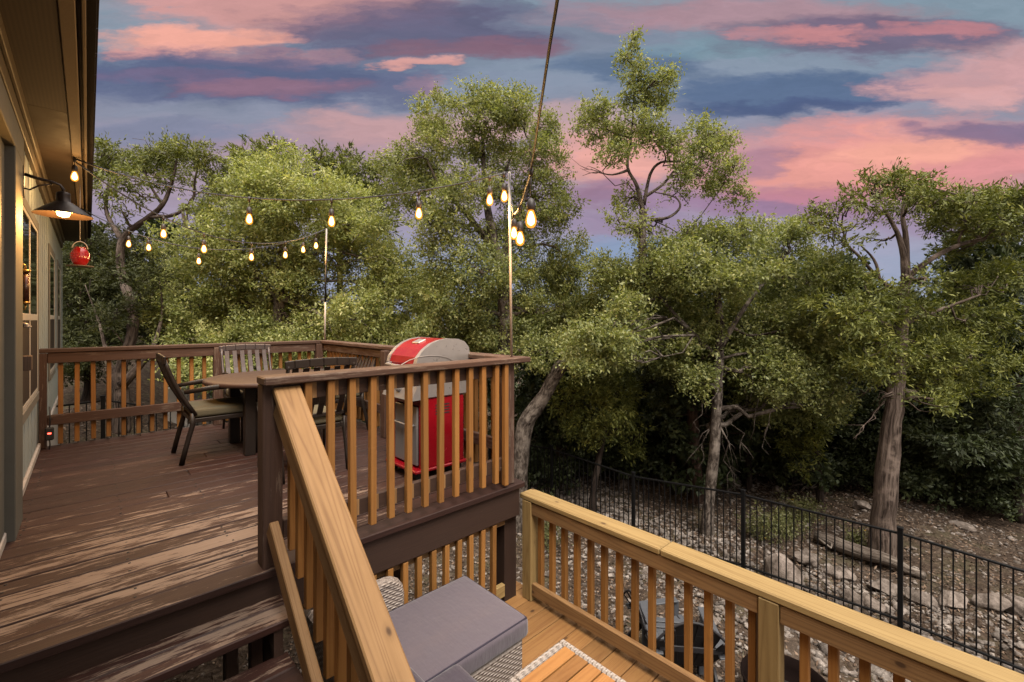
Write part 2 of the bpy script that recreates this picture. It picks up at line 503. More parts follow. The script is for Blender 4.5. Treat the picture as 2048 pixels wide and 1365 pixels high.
M['oak_bark'] = mat_bark('oak_bark', (0.125, 0.10, 0.083), (0.30, 0.255, 0.22), (0.028, 0.021, 0.017))
M['juniper_bark'] = mat_bark('juniper_bark', (0.15, 0.112, 0.092), (0.29, 0.225, 0.19), (0.04, 0.028, 0.022), True)
M['red_bark'] = mat_bark('reddish_bark', (0.085, 0.052, 0.040), (0.16, 0.105, 0.082), (0.025, 0.016, 0.012), True)
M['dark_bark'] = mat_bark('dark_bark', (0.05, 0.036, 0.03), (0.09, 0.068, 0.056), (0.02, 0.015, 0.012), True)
M['rock'] = mat_rock('limestone', (0.15, 0.12, 0.10), (0.40, 0.335, 0.295))
M['gravel'] = mat_rock('rubble', (0.17, 0.138, 0.117), (0.52, 0.455, 0.41))
M['ground'] = mat_ground('dry_soil')
M['litter'] = mat_leaf('leaf_litter', [(0, (0.03, 0.02, 0.014)), (0.5, (0.08, 0.05, 0.032)), (1, (0.17, 0.12, 0.085))], 0.0, 0.9)
M['weed'] = mat_leaf('weed_leaf', [(0, (0.05, 0.06, 0.02)), (0.6, (0.10, 0.105, 0.035)), (0.9, (0.15, 0.13, 0.06)), (0.93, (0.45, 0.27, 0.015)), (1, (0.5, 0.3, 0.02))], 0.2)
M['weed_dry'] = mat_leaf('dry_grass', [(0, (0.06, 0.055, 0.025)), (0.6, (0.12, 0.10, 0.05)), (1, (0.2, 0.17, 0.09))], 0.2)
OAK = [(0, (0.06169, 0.07939, 0.03185)), (0.35, (0.144, 0.1653, 0.06017)), (0.7, (0.2605, 0.2712, 0.09909)), (0.95, (0.4113, 0.3837, 0.168)), (1, (0.4387, 0.225, 0.1239))]
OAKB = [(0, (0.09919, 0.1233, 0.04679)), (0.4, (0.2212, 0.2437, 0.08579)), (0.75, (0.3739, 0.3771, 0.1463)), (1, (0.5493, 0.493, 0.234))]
JUN = [(0, (0.03427, 0.04481, 0.01267)), (0.45, (0.1005, 0.1153, 0.02534)), (0.8, (0.1999, 0.2048, 0.04506)), (1, (0.3084, 0.2828, 0.07744))]
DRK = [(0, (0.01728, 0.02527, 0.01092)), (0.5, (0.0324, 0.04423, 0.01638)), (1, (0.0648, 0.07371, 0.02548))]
M['oak_leaf'] = mat_leaf('oak_leaf', OAK)
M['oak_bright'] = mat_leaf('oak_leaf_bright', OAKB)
M['juniper_leaf'] = mat_leaf('juniper_spray', JUN, 0.25, 0.65)
M['shade_tinted_juniper'] = mat_leaf('shade_tinted_juniper', [(0, (0.018, 0.024, 0.008)), (0.5, (0.045, 0.052, 0.014)), (1, (0.10, 0.10, 0.03))], 0.25, 0.65)  # darker copy of the juniper leaves, shade put into the colour
M['dark_leaf'] = mat_leaf('shade_tinted_leaf', DRK, 0.2, 0.6)  # darker leaf copy, the shade of the wood put into its colour


# ------------------------------------------------------------------ mesh builder
def _chamfer_topology():
    cs = [(sx, sy, sz) for sx in (-1, 1) for sy in (-1, 1) for sz in (-1, 1)]
    pos = []
    for c in cs:
        for i in range(3):
            pos.append(np.array([c[k] * (1.0 if k == i else 0.8) for k in range(3)]))
    ci = {c: n for n, c in enumerate(cs)}
    faces = []
    for i in range(3):
        j, k = [x for x in range(3) if x != i]
        for s in (-1, 1):
            f = []
            for (a, b) in ((-1, -1), (1, -1), (1, 1), (-1, 1)):
                c = [0, 0, 0]
                c[i] = s; c[j] = a; c[k] = b
                f.append(ci[tuple(c)] * 3 + i)
            faces.append(f)
    for k in range(3):
        i, j = [x for x in range(3) if x != k]
        for si in (-1, 1):
            for sj in (-1, 1):
                c0 = [0, 0, 0]; c0[i] = si; c0[j] = sj; c0[k] = -1
                c1 = list(c0); c1[k] = 1
                a, b = ci[tuple(c0)] * 3, ci[tuple(c1)] * 3
                faces.append([a + i, a + j, b + j, b + i])
    for c in cs:
        a = ci[c] * 3
        faces.append([a, a + 1, a + 2])
    out = []
    for f in faces:
        p = [pos[x] for x in f]
        n = np.cross(p[1] - p[0], p[2] - p[0])
        out.append(f if np.dot(n, sum(p)) > 0 else f[::-1])
    return cs, out


_CS, _CF = _chamfer_topology()


class MB:
    def __init__(s):
        s.v = []; s.f = []; s.bc = []; s.rn = []; s.mi = []; s.sm = []; s.cur = 0

    def add(s, verts, faces, bc, rnd, smooth=False):
        o = len(s.v)
        s.v += [tuple(x) for x in verts]
        s.bc += [tuple(x) for x in bc]
        s.rn += [rnd] * len(verts)
        for f in faces:
            s.f.append([o + i for i in f])
            s.mi.append(s.cur)
            s.sm.append(smooth)
        return s

    def box(s, c, size, ax=None, grain=None, ch=0.004, rnd=None):
        size = [abs(x) for x in size]
        if grain is None:
            grain = size.index(max(size))
        ch = min(ch, min(size) * 0.3)
        ax = ax or (Vector((1, 0, 0)), Vector((0, 1, 0)), Vector((0, 0, 1)))
        c = Vector(c)
        order = [grain] + [k for k in range(3) if k != grain]
        off = (random.random() * 60, random.random() * 20, random.random() * 20)
        vs, bcs = [], []
        for cs in _CS:
            for i in range(3):
                l = [cs[k] * (size[k] / 2 - (0 if k == i else ch)) for k in range(3)]
                vs.append(c + ax[0] * l[0] + ax[1] * l[1] + ax[2] * l[2])
                bcs.append([l[order[k]] + off[k] for k in range(3)])
        return s.add(vs, _CF, bcs, random.random() if rnd is None else rnd)

    def bb(s, lo, hi, **k):
        lo, hi = Vector(lo), Vector(hi)
        return s.box((lo + hi) / 2, hi - lo, **k)

    def beam(s, p0, p1, w, h, up=(0, 0, 1), **k):
        p0, p1 = Vector(p0), Vector(p1)
        d = (p1 - p0)
        L = d.length
        d.normalize()
        side = d.cross(Vector(up)).normalized()
        u = side.cross(d).normalized()
        return s.box((p0 + p1) / 2, (L, w, h), ax=(d, side, u), grain=0, **k)

    def tube(s, pts, rad, n=8, caps=True, smooth=True, squash=None):
        pts = [Vector(p) for p in pts]
        if not isinstance(rad, (list, tuple)):
            rad = [rad] * len(pts)
        t0 = (pts[1] - pts[0]).normalized()
        ref = Vector((0, 0, 1)) if abs(t0.z) < 0.9 else Vector((1, 0, 0))
        nrm = (ref - t0 * ref.dot(t0)).normalized()
        vs, bcs, L = [], [], 0
        off = random.random() * 40
        for i, p in enumerate(pts):
            t = (pts[min(i + 1, len(pts) - 1)] - pts[max(i - 1, 0)]).normalized()
            nrm = (nrm - t * nrm.dot(t)).normalized()
            b = t.cross(nrm)
            if i:
                L += (p - pts[i - 1]).length
            for k in range(n):
                a = 2 * pi * k / n
                ca, sa = math.cos(a), math.sin(a)
                r = rad[i]
                vs.append(p + (nrm * ca + b * sa * (squash or 1)) * r)
                bcs.append((L + off, ca * r, sa * r))
        fs = []
        for i in range(len(pts) - 1):
            for k in range(n):
                k2 = (k + 1) % n
                fs.append([i * n + k, i * n + k2, (i + 1) * n + k2, (i + 1) * n + k])
        if caps:
            fs.append([k for k in range(n)][::-1])
            fs.append([(len(pts) - 1) * n + k for k in range(n)])
        return s.add(vs, fs, bcs, random.random(), smooth)

    def lathe(s, prof, c, n=20, ax=None, smooth=True):
        ax = ax or (Vector((1, 0, 0)), Vector((0, 1, 0)), Vector((0, 0, 1)))
        c = Vector(c)
        vs, fs, bcs = [], [], []
        for (r, z) in prof:
            for k in range(n):
                a = 2 * pi * k / n
                vs.append(c + ax[0] * (r * math.cos(a)) + ax[1] * (r * math.sin(a)) + ax[2] * z)
                bcs.append((a * max(r, .02), z, r))
        for i in range(len(prof) - 1):
            for k in range(n):
                k2 = (k + 1) % n
                fs.append([i * n + k, i * n + k2, (i + 1) * n + k2, (i + 1) * n + k])
        return s.add(vs, fs, bcs, random.random(), smooth)

    def disc(s, c, r, n=24, up=1):
        c = Vector(c)
        vs = [c + Vector((r * math.cos(2 * pi * k / n), r * math.sin(2 * pi * k / n), 0)) for k in range(n)]
        f = list(range(n))
        return s.add(vs, [f if up > 0 else f[::-1]], [tuple(v) for v in vs], random.random())

    def prism(s, poly, e0, e1, ext, org):
        """outline (list of 2D) in axes e0, e1, extruded by vector ext"""
        org, e0, e1, ext = Vector(org), Vector(e0), Vector(e1), Vector(ext)
        n = len(poly)
        a = [org + e0 * x + e1 * y for x, y in poly]
        vs = a + [p + ext for p in a]
        bcs = [(x, y, 0) for x, y in poly] + [(x, y, ext.length) for x, y in poly]
        fs = [list(range(n)), list(range(n, 2 * n))[::-1]]
        for i in range(n):
            j = (i + 1) % n
            fs.append([i, i + n, j + n, j])
        nrm = (a[1] - a[0]).cross(a[2] - a[1])
        area = sum(poly[i][0] * poly[(i + 1) % n][1] - poly[(i + 1) % n][0] * poly[i][1] for i in range(n))
        if (e0.cross(e1) * area).dot(ext) > 0:
            fs = [f[::-1] for f in fs]
        return s.add(vs, fs, bcs, random.random())

    def build(s, name, mats, parent=None, loc=None):
        if not isinstance(mats, (list, tuple)):
            mats = [mats]
        org = Vector((0, 0, 0))
        p = parent
        while p is not None:
            org += Vector(p.location)
            p = p.parent
        if loc is not None:
            org = org + Vector(loc)
        me = bpy.data.meshes.new(name)
        va = np.array(s.v, dtype=float) - np.array(org)
        me.from_pydata(va.tolist(), [], s.f)
        for m in mats:
            me.materials.append(M[m] if isinstance(m, str) else m)
        me.polygons.foreach_set('material_index', s.mi)
        me.polygons.foreach_set('use_smooth', s.sm)
        a = me.attributes.new('bc', 'FLOAT_VECTOR', 'POINT')
        a.data.foreach_set('vector', np.array(s.bc, dtype=np.float32).ravel())
        a = me.attributes.new('rnd', 'FLOAT', 'POINT')
        a.data.foreach_set('value', np.array(s.rn, dtype=np.float32))
        me.update()
        o = bpy.data.objects.new(name, me)
        COL.objects.link(o)
        if parent is not None:
            o.parent = parent
        if loc is not None:
            o.location = loc
        return o


def tag(o, label=None, cat=None, group=None, kind=None):
    if label: o['label'] = label
    if cat: o['category'] = cat
    if group: o['group'] = group
    if kind: o['kind'] = kind
    return o


def thing(name, label, cat, loc, group=None):
    o = bpy.data.objects.new(name, None)
    o.empty_display_size = 0.1
    COL.objects.link(o)
    o.location = loc
    return tag(o, label, cat, group)


def copy_tree(o, parent=None):
    c = o.copy()
    COL.objects.link(c)
    if parent is not None:
        c.parent = parent
    for ch in o.children:
        copy_tree(ch, c)
    return c


# ------------------------------------------------------------------ terrain
def sst(x, a, b):
    t = np.clip((np.asarray(x, float) - a) / (b - a), 0, 1)
    return t * t * (3 - 2 * t)


_ph = RNG.uniform(0, 6.28, (10, 2))
_fr = RNG.uniform(0.35, 2.3, (10, 2))


def gz(x, y):
    x = np.asarray(x, float); y = np.asarray(y, float)
    z = -2.82 + 0 * x
    for (p, f) in zip(_ph, _fr):
        z = z + 0.045 / (f[0] + .4) * np.sin(f[0] * x + p[0]) * np.sin(f[1] * y + p[1])
    z = z + 1.45 * sst(x, 4.2, 0.4) * sst(y, 6.3, 9.2)
    z = z + 0.16 * np.maximum(0, y - 10.5) * sst(x, 9, 0)
    return z


def build_ground():
    xs = np.concatenate([np.linspace(-300, -14, 16), np.linspace(-12, 26, 130), np.linspace(30, 300, 16)])
    ys = np.concatenate([np.linspace(-300, -14, 12), np.linspace(-12, 30, 140), np.linspace(34, 300, 16)])
    X, Y = np.meshgrid(xs, ys, indexing='ij')
    Z = gz(np.clip(X, -40, 60), np.clip(Y, -40, 32)) + RNG.normal(0, 0.012, X.shape)
    nx, ny = len(xs), len(ys)
    v = np.stack([X, Y, Z], -1).reshape(-1, 3)
    f = [[i * ny + j, (i + 1) * ny + j, (i + 1) * ny + j + 1, i * ny + j + 1] for i in range(nx - 1) for j in range(ny - 1)]
    me = bpy.data.meshes.new('ground')
    me.from_pydata(v.tolist(), [], f)
    me.polygons.foreach_set('use_smooth', [True] * len(f))
    me.materials.append(M['ground'])
    o = bpy.data.objects.new('ground', me)
    COL.objects.link(o)
    tag(o, 'dry brown stony soil sloping under the trees', kind='structure')


build_ground()


def quads_object(name, P, mat, rnd, parent=None, nv=4):
    """P: (n, nv, 3) vertices of n separate leaf faces"""
    n = len(P)
    me = bpy.data.meshes.new(name)
    org = np.zeros(3)
    p = parent
    while p is not None:
        org += np.array(p.location)
        p = p.parent
    me.vertices.add(n * nv)
    me.vertices.foreach_set('co', (P - org).astype(np.float32).ravel())
    me.loops.add(n * nv)
    me.loops.foreach_set('vertex_index', np.arange(n * nv, dtype=np.int32))
    me.polygons.add(n)
    me.polygons.foreach_set('loop_start', np.arange(0, n * nv, nv, dtype=np.int32))
    me.materials.append(M[mat])
    a = me.attributes.new('rnd', 'FLOAT', 'FACE')
    a.data.foreach_set('value', rnd.astype(np.float32))
    me.update()
    me.validate()
    o = bpy.data.objects.new(name, me)
    COL.objects.link(o)
    if parent is not None:
        o.parent = parent
    return o


def unit(a):
    return a / (np.linalg.norm(a, axis=-1, keepdims=True) + 1e-9)


def leaf_faces(C, R, wt, n, L, Wd, style='oak', rng=RNG):
    """n leaves on twigs spread through ellipsoid clumps (centres C, radii R)"""
    m = 14 if style == 'oak' else 16
    nt = max(1, n // m)
    # each clump is made of a few boughs, so that its outline is ragged and gaps show through
    nb = 9
    bd = unit(rng.normal(size=(len(C), nb, 3)))
    bc = C[:, None, :] + R[:, None, :] * bd * (rng.uniform(0.25, 1.0, (len(C), nb, 1)) ** .5)
    bs = rng.uniform(.28, .56, (len(C), nb))
    k = rng.choice(len(C), nt, p=wt / wt.sum())
    kb = rng.integers(0, nb, nt)
    d0 = unit(rng.normal(size=(nt, 3)))
    tw = bc[k, kb] + R[k] * bs[k, kb][:, None] * d0 * (rng.uniform(0.02, 1, nt) ** .42)[:, None]
    stray = rng.random(nt) < .36
    tw = np.where(stray[:, None], C[k] + R[k] * d0 * (rng.uniform(.1, 1.1, nt) ** .5)[:, None], tw)
    dirs = unit((tw - C[k]) / R[k] + d0 * .6)
    axis = unit(dirs * 0.8 + rng.normal(size=(nt, 3)) * 0.6 + np.array([0, 0, 0.12 if style == 'oak' else -0.05]))
    TL = 0.26 if style == 'oak' else 0.24
    bt = rng.uniform(0, 1, (len(C), nb))
    tr = np.repeat(.5 * bt[k, kb] + .5 * rng.uniform(0, 1, nt), m)
    P = np.repeat(tw, m, 0)
    A = np.repeat(axis, m, 0)
    N = len(P)
    P = P + A * rng.uniform(-0.6, 0.6, (N, 1)) * TL + rng.normal(size=(N, 3)) * (0.035 if style == 'oak' else 0.03)
    if style == 'oak':
        d = unit(A * 0.6 + rng.normal(size=(N, 3)) * 0.8)
        up = unit(rng.normal(size=(N, 3)) * 0.75 + np.array([0, 0, 0.75]))
    else:
        d = unit(A * 1.0 + rng.normal(size=(N, 3)) * 0.5)
        up = unit(rng.normal(size=(N, 3)) + np.array([0, 0, 0.5]))
    side = unit(np.cross(up, d))
    nn = np.cross(d, side)
    ts = np.repeat(rng.uniform(.75, 1.35, (nt, 1)), m, 0)
    l = L * ts * rng.uniform(0.6, 1.35, (N, 1))
    w = Wd * ts * rng.uniform(0.7, 1.3, (N, 1))
    mid = P + d * l * 0.5
    V = np.stack([P, mid + side * w / 2 + nn * w * 0.25, P + d * l, mid - side * w / 2 + nn * w * 0.25], 1)
    r = np.clip(0.5 * tr + 0.5 * rng.uniform(0, 1, N), 0, 1)
    return V, r


def wob(p0, p1, n, amp, rng=random):
    p0, p1 = Vector(p0), Vector(p1)
    L = (p1 - p0).length
    out = []
    off = Vector((0, 0, 0))
    for i in range(n + 1):
        t = i / n
        if 0 < i < n:
            off = off * 0.5 + Vector((rng.gauss(0, 1), rng.gauss(0, 1), rng.gauss(0, 1))) * amp * L
        p = p0.lerp(p1, t) + (off if 0 < i < n else Vector((0, 0, 0)))
        out.append(p)
    return out


def spline(pts, k=4):
    """Catmull-Rom through (Vector, radius) pairs"""
    P = [pts[0]] + list(pts) + [pts[-1]]
    out = []
    for i in range(1, len(P) - 2):
        for j in range(k):
            t = j / k
            def cr(a, b, c, d):
                return 0.5 * ((2 * b) + (c - a) * t + (2 * a - 5 * b + 4 * c - d) * t * t + (3 * b - a - 3 * c + d) * t ** 3)
            out.append((cr(P[i - 1][0], P[i][0], P[i + 1][0], P[i + 2][0]), max(0.004, cr(P[i - 1][1], P[i][1], P[i + 1][1], P[i + 2][1]))))
    out.append(pts[-1])
    return out


def add_limb(mb, pts, n=8, k=4, lump=0.05):
    sp = spline([(Vector(p), r) for p, r in pts], k)
    mb.tube([p + Vector((random.gauss(0, 1), random.gauss(0, 1), 0)) * lump * r for p, r in sp],
            [r * random.uniform(1 - lump, 1 + lump) for p, r in sp], n)
    return sp


def tree(name, label, d, trunks, clumps, leaf='oak_leaf', bark='oak_bark', style='oak', dens=1.0, L=0.06, Wd=0.030,
         group=None, twigs=True, base_d=None, cat='tree', bare=(), depth=0.8):
    """trunks: lists of (u, v, distance, radius); clumps: (u, v, ru, rv[, density[, extra distance]])"""
    u0, v0, dd, r0 = trunks[0][0]
    b = W(u0, v0, dd)
    b.z = float(gz(b.x, b.y))
    root = thing(name, label, cat, b, group)
    mb = MB()
    nodes = []
    for i, tr in enumerate(trunks):
        pts = [(W(u, v, q), r) for (u, v, q, r) in tr]
        if i == 0:
            p0, r0 = pts[0]
            if p0.z > b.z + 0.15:
                pts = [(Vector((b.x, b.y, b.z - 0.1)), r0 * 1.35)] + pts
            else:
                pts[0] = (Vector((b.x, b.y, b.z - 0.1)), r0 * 1.2)
        sp = add_limb(mb, pts, 10 if i == 0 else 8)
        nodes += sp
    C, R, wt = [], [], []
    for cl in clumps:
        u, v, ru, rv = cl[:4]
        den = cl[4] if len(cl) > 4 else 1.0
        ex = (cl[5] if len(cl) > 5 else 0.0) + random.uniform(-0.5, 0.5) * depth
        q = d + ex
        c = W(u, v, q)
        rx, rz = ru * q / FPX, rv * q / FPX
        C.append(c); R.append((rx, rx * 0.9, rz)); wt.append(rx * rz * den)
    wt_a = np.array(wt)
    if twigs:
        for c, r in zip(C, R):
            cand = [(p, rr) for p, rr in nodes if p.z < c.z + 0.3] or nodes
            p, rr = min(cand, key=lambda a: (a[0] - c).length + random.uniform(0, .3))
            rb = min(rr * 0.55, 0.05)
            path = wob(p, c, 6, 0.06)
            mb.tube(path, [rb * (1 - 0.75 * i / 6) + 0.004 for i in range(7)], 6)
            for _ in range(4):
                s0 = path[random.randint(2, 6)]
                e = c + Vector([random.gauss(0, 0.45) * r[i] for i in range(3)])
                mb.tube(wob(s0, e, 4, 0.09), [0.013, 0.010, 0.008, 0.006, 0.004], 5)
    for (u, v, q, u2, v2) in bare:
        a, e = W(u, v, q), W(u2, v2, q + random.uniform(-.3, .3))
        path = wob(a, e, 6, 0.07)
        mb.tube(path, [0.016, 0.013, 0.011, 0.009, 0.007, 0.005, 0.003], 5)
        for _ in range(4):
            s0 = path[random.randint(1, 5)]
            e2 = s0 + (e - a) * random.uniform(.15, .35) + Vector((random.gauss(0, .1), random.gauss(0, .1), random.gauss(0, .12)))
            mb.tube(wob(s0, e2, 3, 0.1), [0.007, 0.006, 0.004, 0.003], 4)
    mb.build('trunk', bark, root)
    area = sum(pi * r[0] * r[2] * (cl[4] if len(cl) > 4 else 1.0) for r, cl in zip(R, clumps))
    n = int(area / (L * Wd * 0.5 * 0.6) * 2.3 * dens)
    V, rr = leaf_faces(np.array([tuple(c) for c in C]), np.array(R), wt_a, n, L, Wd, style)
    quads_object('crown', V, leaf, rr, root)
    return root



# ------------------------------------------------------------------ house
WX = -0.34                       # face of the wall


def build_house():
    h = thing('house', 'sage green house with lit eave, taupe trim and tall windows along the deck', 'house', (WX, 4, 0))
    w = MB()
    w.bb((-5.0, -3, 0.0), (WX, 11.0, 2.62), ch=.01)
    for k in range(0, 48):                                  # grooves of the panel siding read as narrow battens
        y = -2.8 + k * 0.305
        w.bb((WX - .002, y, 0.02), (WX + .004, y + .03, 2.44), ch=.001)
    w.build('wall', 'siding', h)
    f = MB(); f.bb((-5.0, -3, -3.2), (WX - .012, 10.98, -0.003), ch=.01); f.build('foundation', 'foundation', h)
    b = MB()
    b.bb((WX, 2.42, 0.002), (WX + .022, 10.9, .06), ch=.008)
    b.build('base_strip', 'foundation', h)
    s = MB(); s.bb((WX, 4.3, 2.606), (-.10, 11.3, 2.63)); s.build('soffit', 'soffit', h)
    s = MB(); s.bb((WX, -3, 2.604), (-.10, 4.297, 2.63)); s.build('soffit_vent', 'soffit_vent', h)
    s = MB(); s.bb((WX, -3, 2.43), (WX + .03, 10.95, 2.603)); s.bb((WX + .0305, -3, 2.52), (WX + .05, 10.95, 2.602)); s.build('frieze', 'trim_warm', h)
    s = MB(); s.bb((-.0985, -3, 2.598), (-.041, 11.32, 2.64)); s.build('eave_board', 'fascia', h)
    s = MB(); s.bb((-.040, -3, 2.66), (-.024, 11.32, 2.70)); s.bb((-.023, -3, 2.615), (-.006, 11.32, 2.70)); s.build('gutter', 'fascia', h)
    r = MB()
    r.prism([(-.005, 2.70), (.03, 2.69), (.032, 2.72), (-2.7, 3.55), (-2.75, 3.5)], (1, 0, 0), (0, 0, 1), (0, 14.36, 0), (0, -3, 0))
    r.prism([(-2.75, 3.5), (-2.7, 3.55), (-5.3, 2.75), (-5.3, 2.70)], (1, 0, 0), (0, 0, 1), (0, 14.36, 0), (0, -3, 0))
    for k in range(47):
        y = -2.9 + k * .305
        r.bb((-.02, y, 2.705 + .012), (.040, y + .29, 2.735), ch=.003)
    r.build('roof', 'shingle', h)
    g = MB(); g.bb((-5.0, 11.0, 2.62), (-.4, 11.02, 2.7)); g.prism([(-5.0, 2.62), (-.4, 2.62), (-2.7, 3.5)], (1, 0, 0), (0, 0, 1), (0, -.1, 0), (0, 11.0, 0)); g.build('gable', 'siding', h)

    def window(y0, y1, z0, z1, mull):
        fr = MB()
        tw = .075
        fr.bb((WX, y0 - tw, z0 - tw), (WX + .016, y0, z1 + tw)); fr.bb((WX, y1, z0 - tw), (WX + .016, y1 + tw, z1 + tw))
        fr.bb((WX, y0, z1), (WX + .015, y1, z1 + tw)); fr.bb((WX, y0, z0 - tw), (WX + .022, y1, z0))
        win = fr.build('window', 'trim', h)
        sash = MB()
        zm = (z0 + z1) / 2 - .06
        ys = [y0] + mull + [y1]
        for a, c in zip(ys[:-1], ys[1:]):
            sash.bb((WX + .008, a + .001, z0 + .001), (WX + .013, a + .03, z1 - .001)); sash.bb((WX + .008, c - .03, z0 + .001), (WX + .013, c - .001, z1 - .001))
            sash.bb((WX + .008, a + .031, z1 - .03), (WX + .0125, c - .031, z1 - .001)); sash.bb((WX + .008, a + .031, z0 + .001), (WX + .0125, c - .031, z0 + .035))
            sash.bb((WX + .008, a + .031, zm - .025), (WX + .0135, c - .031, zm + .025))
        sash.build('sash', 'white', win)
        for a, c in zip(ys[:-1], ys[1:]):
            p = MB(); p.bb((WX + .004, a + .031, zm + .026), (WX + .0105, c - .031, z1 - .031), ch=.001); p.build('pane', 'glass', win)
            p = MB(); p.bb((WX + .004, a + .031, z0 + .036), (WX + .0115, c - .031, zm - .026), ch=.001); p.build('screen', 'screen', win)
    window(4.46, 5.86, .56, 2.00, [5.12])
    window(7.62, 8.66, .56, 2.02, [])
    window(9.55, 10.35, .56, 2.02, [])
    c = MB()
    c.bb((WX, 3.62, 0.0), (WX + .055, 3.99, 2.14)); c.bb((WX, 3.99, 0.0), (WX + .03, 4.11, 2.20)); c.bb((WX, 2.4, 2.141), (WX + .055, 4.05, 2.30))
    c.bb((WX, 2.4, 0.0), (WX + .055, 2.62, 2.14))
    c.build('door_casing', 'casing', h)
    d = MB(); d.bb((WX, 2.63, .02), (WX + .015, 3.61, 2.135)); d.build('door', 'casing', h)
    return h


def mat_soffit_vent():
    m, q, p, out = new_mat('perforated_soffit')
    co = q.sep(q.n('ShaderNodeTexCoord').outputs['Object'])
    a = q.m('SUBTRACT', q.m('FRACT', q.m('MULTIPLY', co[0], 55)), .5)
    b = q.m('SUBTRACT', q.m('FRACT', q.m('MULTIPLY', co[1], 55)), .5)
    r = q.m('ADD', q.m('MULTIPLY', a, a), q.m('MULTIPLY', b, b))
    hole = q.step(r, .10, .06)
    q.put(p.inputs['Base Color'], q.mix(hole, (0.036, 0.023, 0.015), (0.012, 0.008, 0.006)))
    p.inputs['Roughness'].default_value = .8
    M['soffit_vent'] = m


mat_soffit_vent()
M['trim_warm'] = mat_plain('taupe_frieze', (0.16, 0.125, 0.09), 0.6, 0, 0.12, 10, 0.3, 0.001)
build_house()

# ------------------------------------------------------------------ upper deck, stairs, railings
Y0, Y1, X1 = 2.36, 6.17, 2.36


def build_upper_deck():
    d = thing('upper_deck', 'raised deck of worn brown painted boards beside the house', 'deck', (1.0, 4.2, 0))
    b = MB()
    y = Y0
    k = 0
    while y < Y1 - .05:
        cuts = [WX + .012, X1]
        if k % 3 == 1 and k > 1:
            cuts.insert(1, .4 + .9 * ((k * 7) % 5) / 5)
        for a, c in zip(cuts[:-1], cuts[1:]):
            b.bb((a, y, -.036), (c - .003, min(y + .138, Y1), random.uniform(-.0025, .001)), ch=.004, grain=0)
        y += .146
        k += 1
    b.cur = 1
    yy = Y0
    while yy < Y1 - .05:
        for i in range(7):
            for dy in (.03, .108):
                x = WX + .07 + i * .42 + random.uniform(-.008, .008)
                if x < X1:
                    b.lathe([(.0055, -.004), (.0055, .0012), (.0015, .0004), (.0004, .0003)], (x, yy + dy + random.uniform(-.006, .006), 0), 7)
        yy += .146
    b.build('deck_boards', ['deck', 'rubber'], d)
    r = MB()
    r.bb((WX + .012, Y0 + .028, -.245), (X1 - .03, Y0 + .066, -.038), grain=0)
    r.bb((X1 - .05, Y0 + .068, -.245), (X1 - .012, Y1 - .07, -.038), grain=1)
    r.bb((WX + .012, Y1 - .065, -.245), (X1 - .012, Y1 - .03, -.038), grain=0)
    r.build('rim_joist', 'brown', d)
    j = MB()
    for i in range(6):
        x = WX + .05 + i * .42
        j.bb((x, Y0 + .07, -.225), (x + .038, Y1 - .07, -.039), grain=1)
    j.build('joist', 'brown', d)
    for (x, y) in ((2.285, 2.50), (1.44, 2.74), (2.21, 4.3), (2.21, 6.0), (.2, 6.0)):
        p = MB(); p.bb((x - .06, y - .06, -3.0), (x + .06, y + .06, -.247 if (x, y) != (1.44, 2.74) else -.23), grain=2); p.build('support_post', 'brown', d)
    p = MB(); p.beam((1.52, 2.80, -.28), (2.05, 3.5, -1.5), .04, .09); p.build('brace', 'brown', d)


build_upper_deck()


def baluster(parent, x, y, z0, z1, mat='baluster', s=.036):
    m = MB()
    j, k = random.uniform(-.004, .004), random.uniform(-.004, .004)
    a = random.uniform(-.05, .05)
    m.beam((x + j, y, z0 + random.uniform(-.004, .004)), (x + k, y, z1), s, s, up=(math.sin(a), math.cos(a), 0), ch=.003)
    return m.build('baluster', mat, parent)


def build_front_railing():
    r = thing('deck_railing', 'brown railing with orange balusters at the head of the stairs, before the red grill', 'railing', (1.5, 2.4, 0))
    for x, zb in ((.655, -.03), (2.235, .004)):
        m = MB(); m.bb((x - .045, 2.392, zb), (x + .045, 2.482, .884), grain=2); m.build('post', 'brown_rail', r)
    m = MB(); m.bb((.603, 2.334, .886), (2.395, 2.474, .925), grain=0, ch=.006); m.build('top_cap', 'brown_rail', r)
    m = MB(); m.bb((.702, 2.392, .795), (2.188, 2.43, .884), grain=0)
    m2 = MB(); m2.bb((.702, 2.392, .12), (2.188, 2.43, .21), grain=0)
    m.cur = m2.cur = 1
    for k in range(12):
        x = .812 + .115 * k
        baluster(r, x, 2.372, .055, .883)
        if x + .06 < 2.18:
            for pt, za, zb in ((m, .797, .882), (m2, .122, .208)):
                pt.bb((x + .022, 2.3905, za), (x + .050, 2.3935, zb), grain=2, ch=.0005)
    m.build('top_rail', ['brown', 'pine'], r)
    m2.build('bottom_rail', ['brown', 'pine'], r)
    m = MB(); m.bb((2.15, 2.352, .02), (2.186, 2.39, .884), grain=2); m.build('baluster', 'baluster', r)


def build_right_railing():
    r = thing('deck_railing', 'brown railing with orange balusters behind the red grill, on the tree side', 'railing', (2.3, 4.3, 0))
    for y in (4.23, 6.08):
        m = MB(); m.bb((2.175, y - .045, 0.004), (2.265, y + .045, .884), grain=2); m.build('post', 'brown_rail', r)
    m = MB(); m.bb((2.235, 2.476, .887), (2.375, 6.17, .926), grain=1, ch=.006); m.build('top_cap', 'brown_rail', r)
    m = MB(); m.bb((2.267, 2.485, .795), (2.305, 6.10, .885), grain=1); m.build('top_rail', 'brown_rail', r)
    m = MB(); m.bb((2.267, 2.485, .20), (2.305, 6.10, .29), grain=1); m.build('bottom_rail', 'brown_rail', r)
    for k in range(31):
        baluster(r, 2.325, 2.56 + .115 * k, .03, .883)


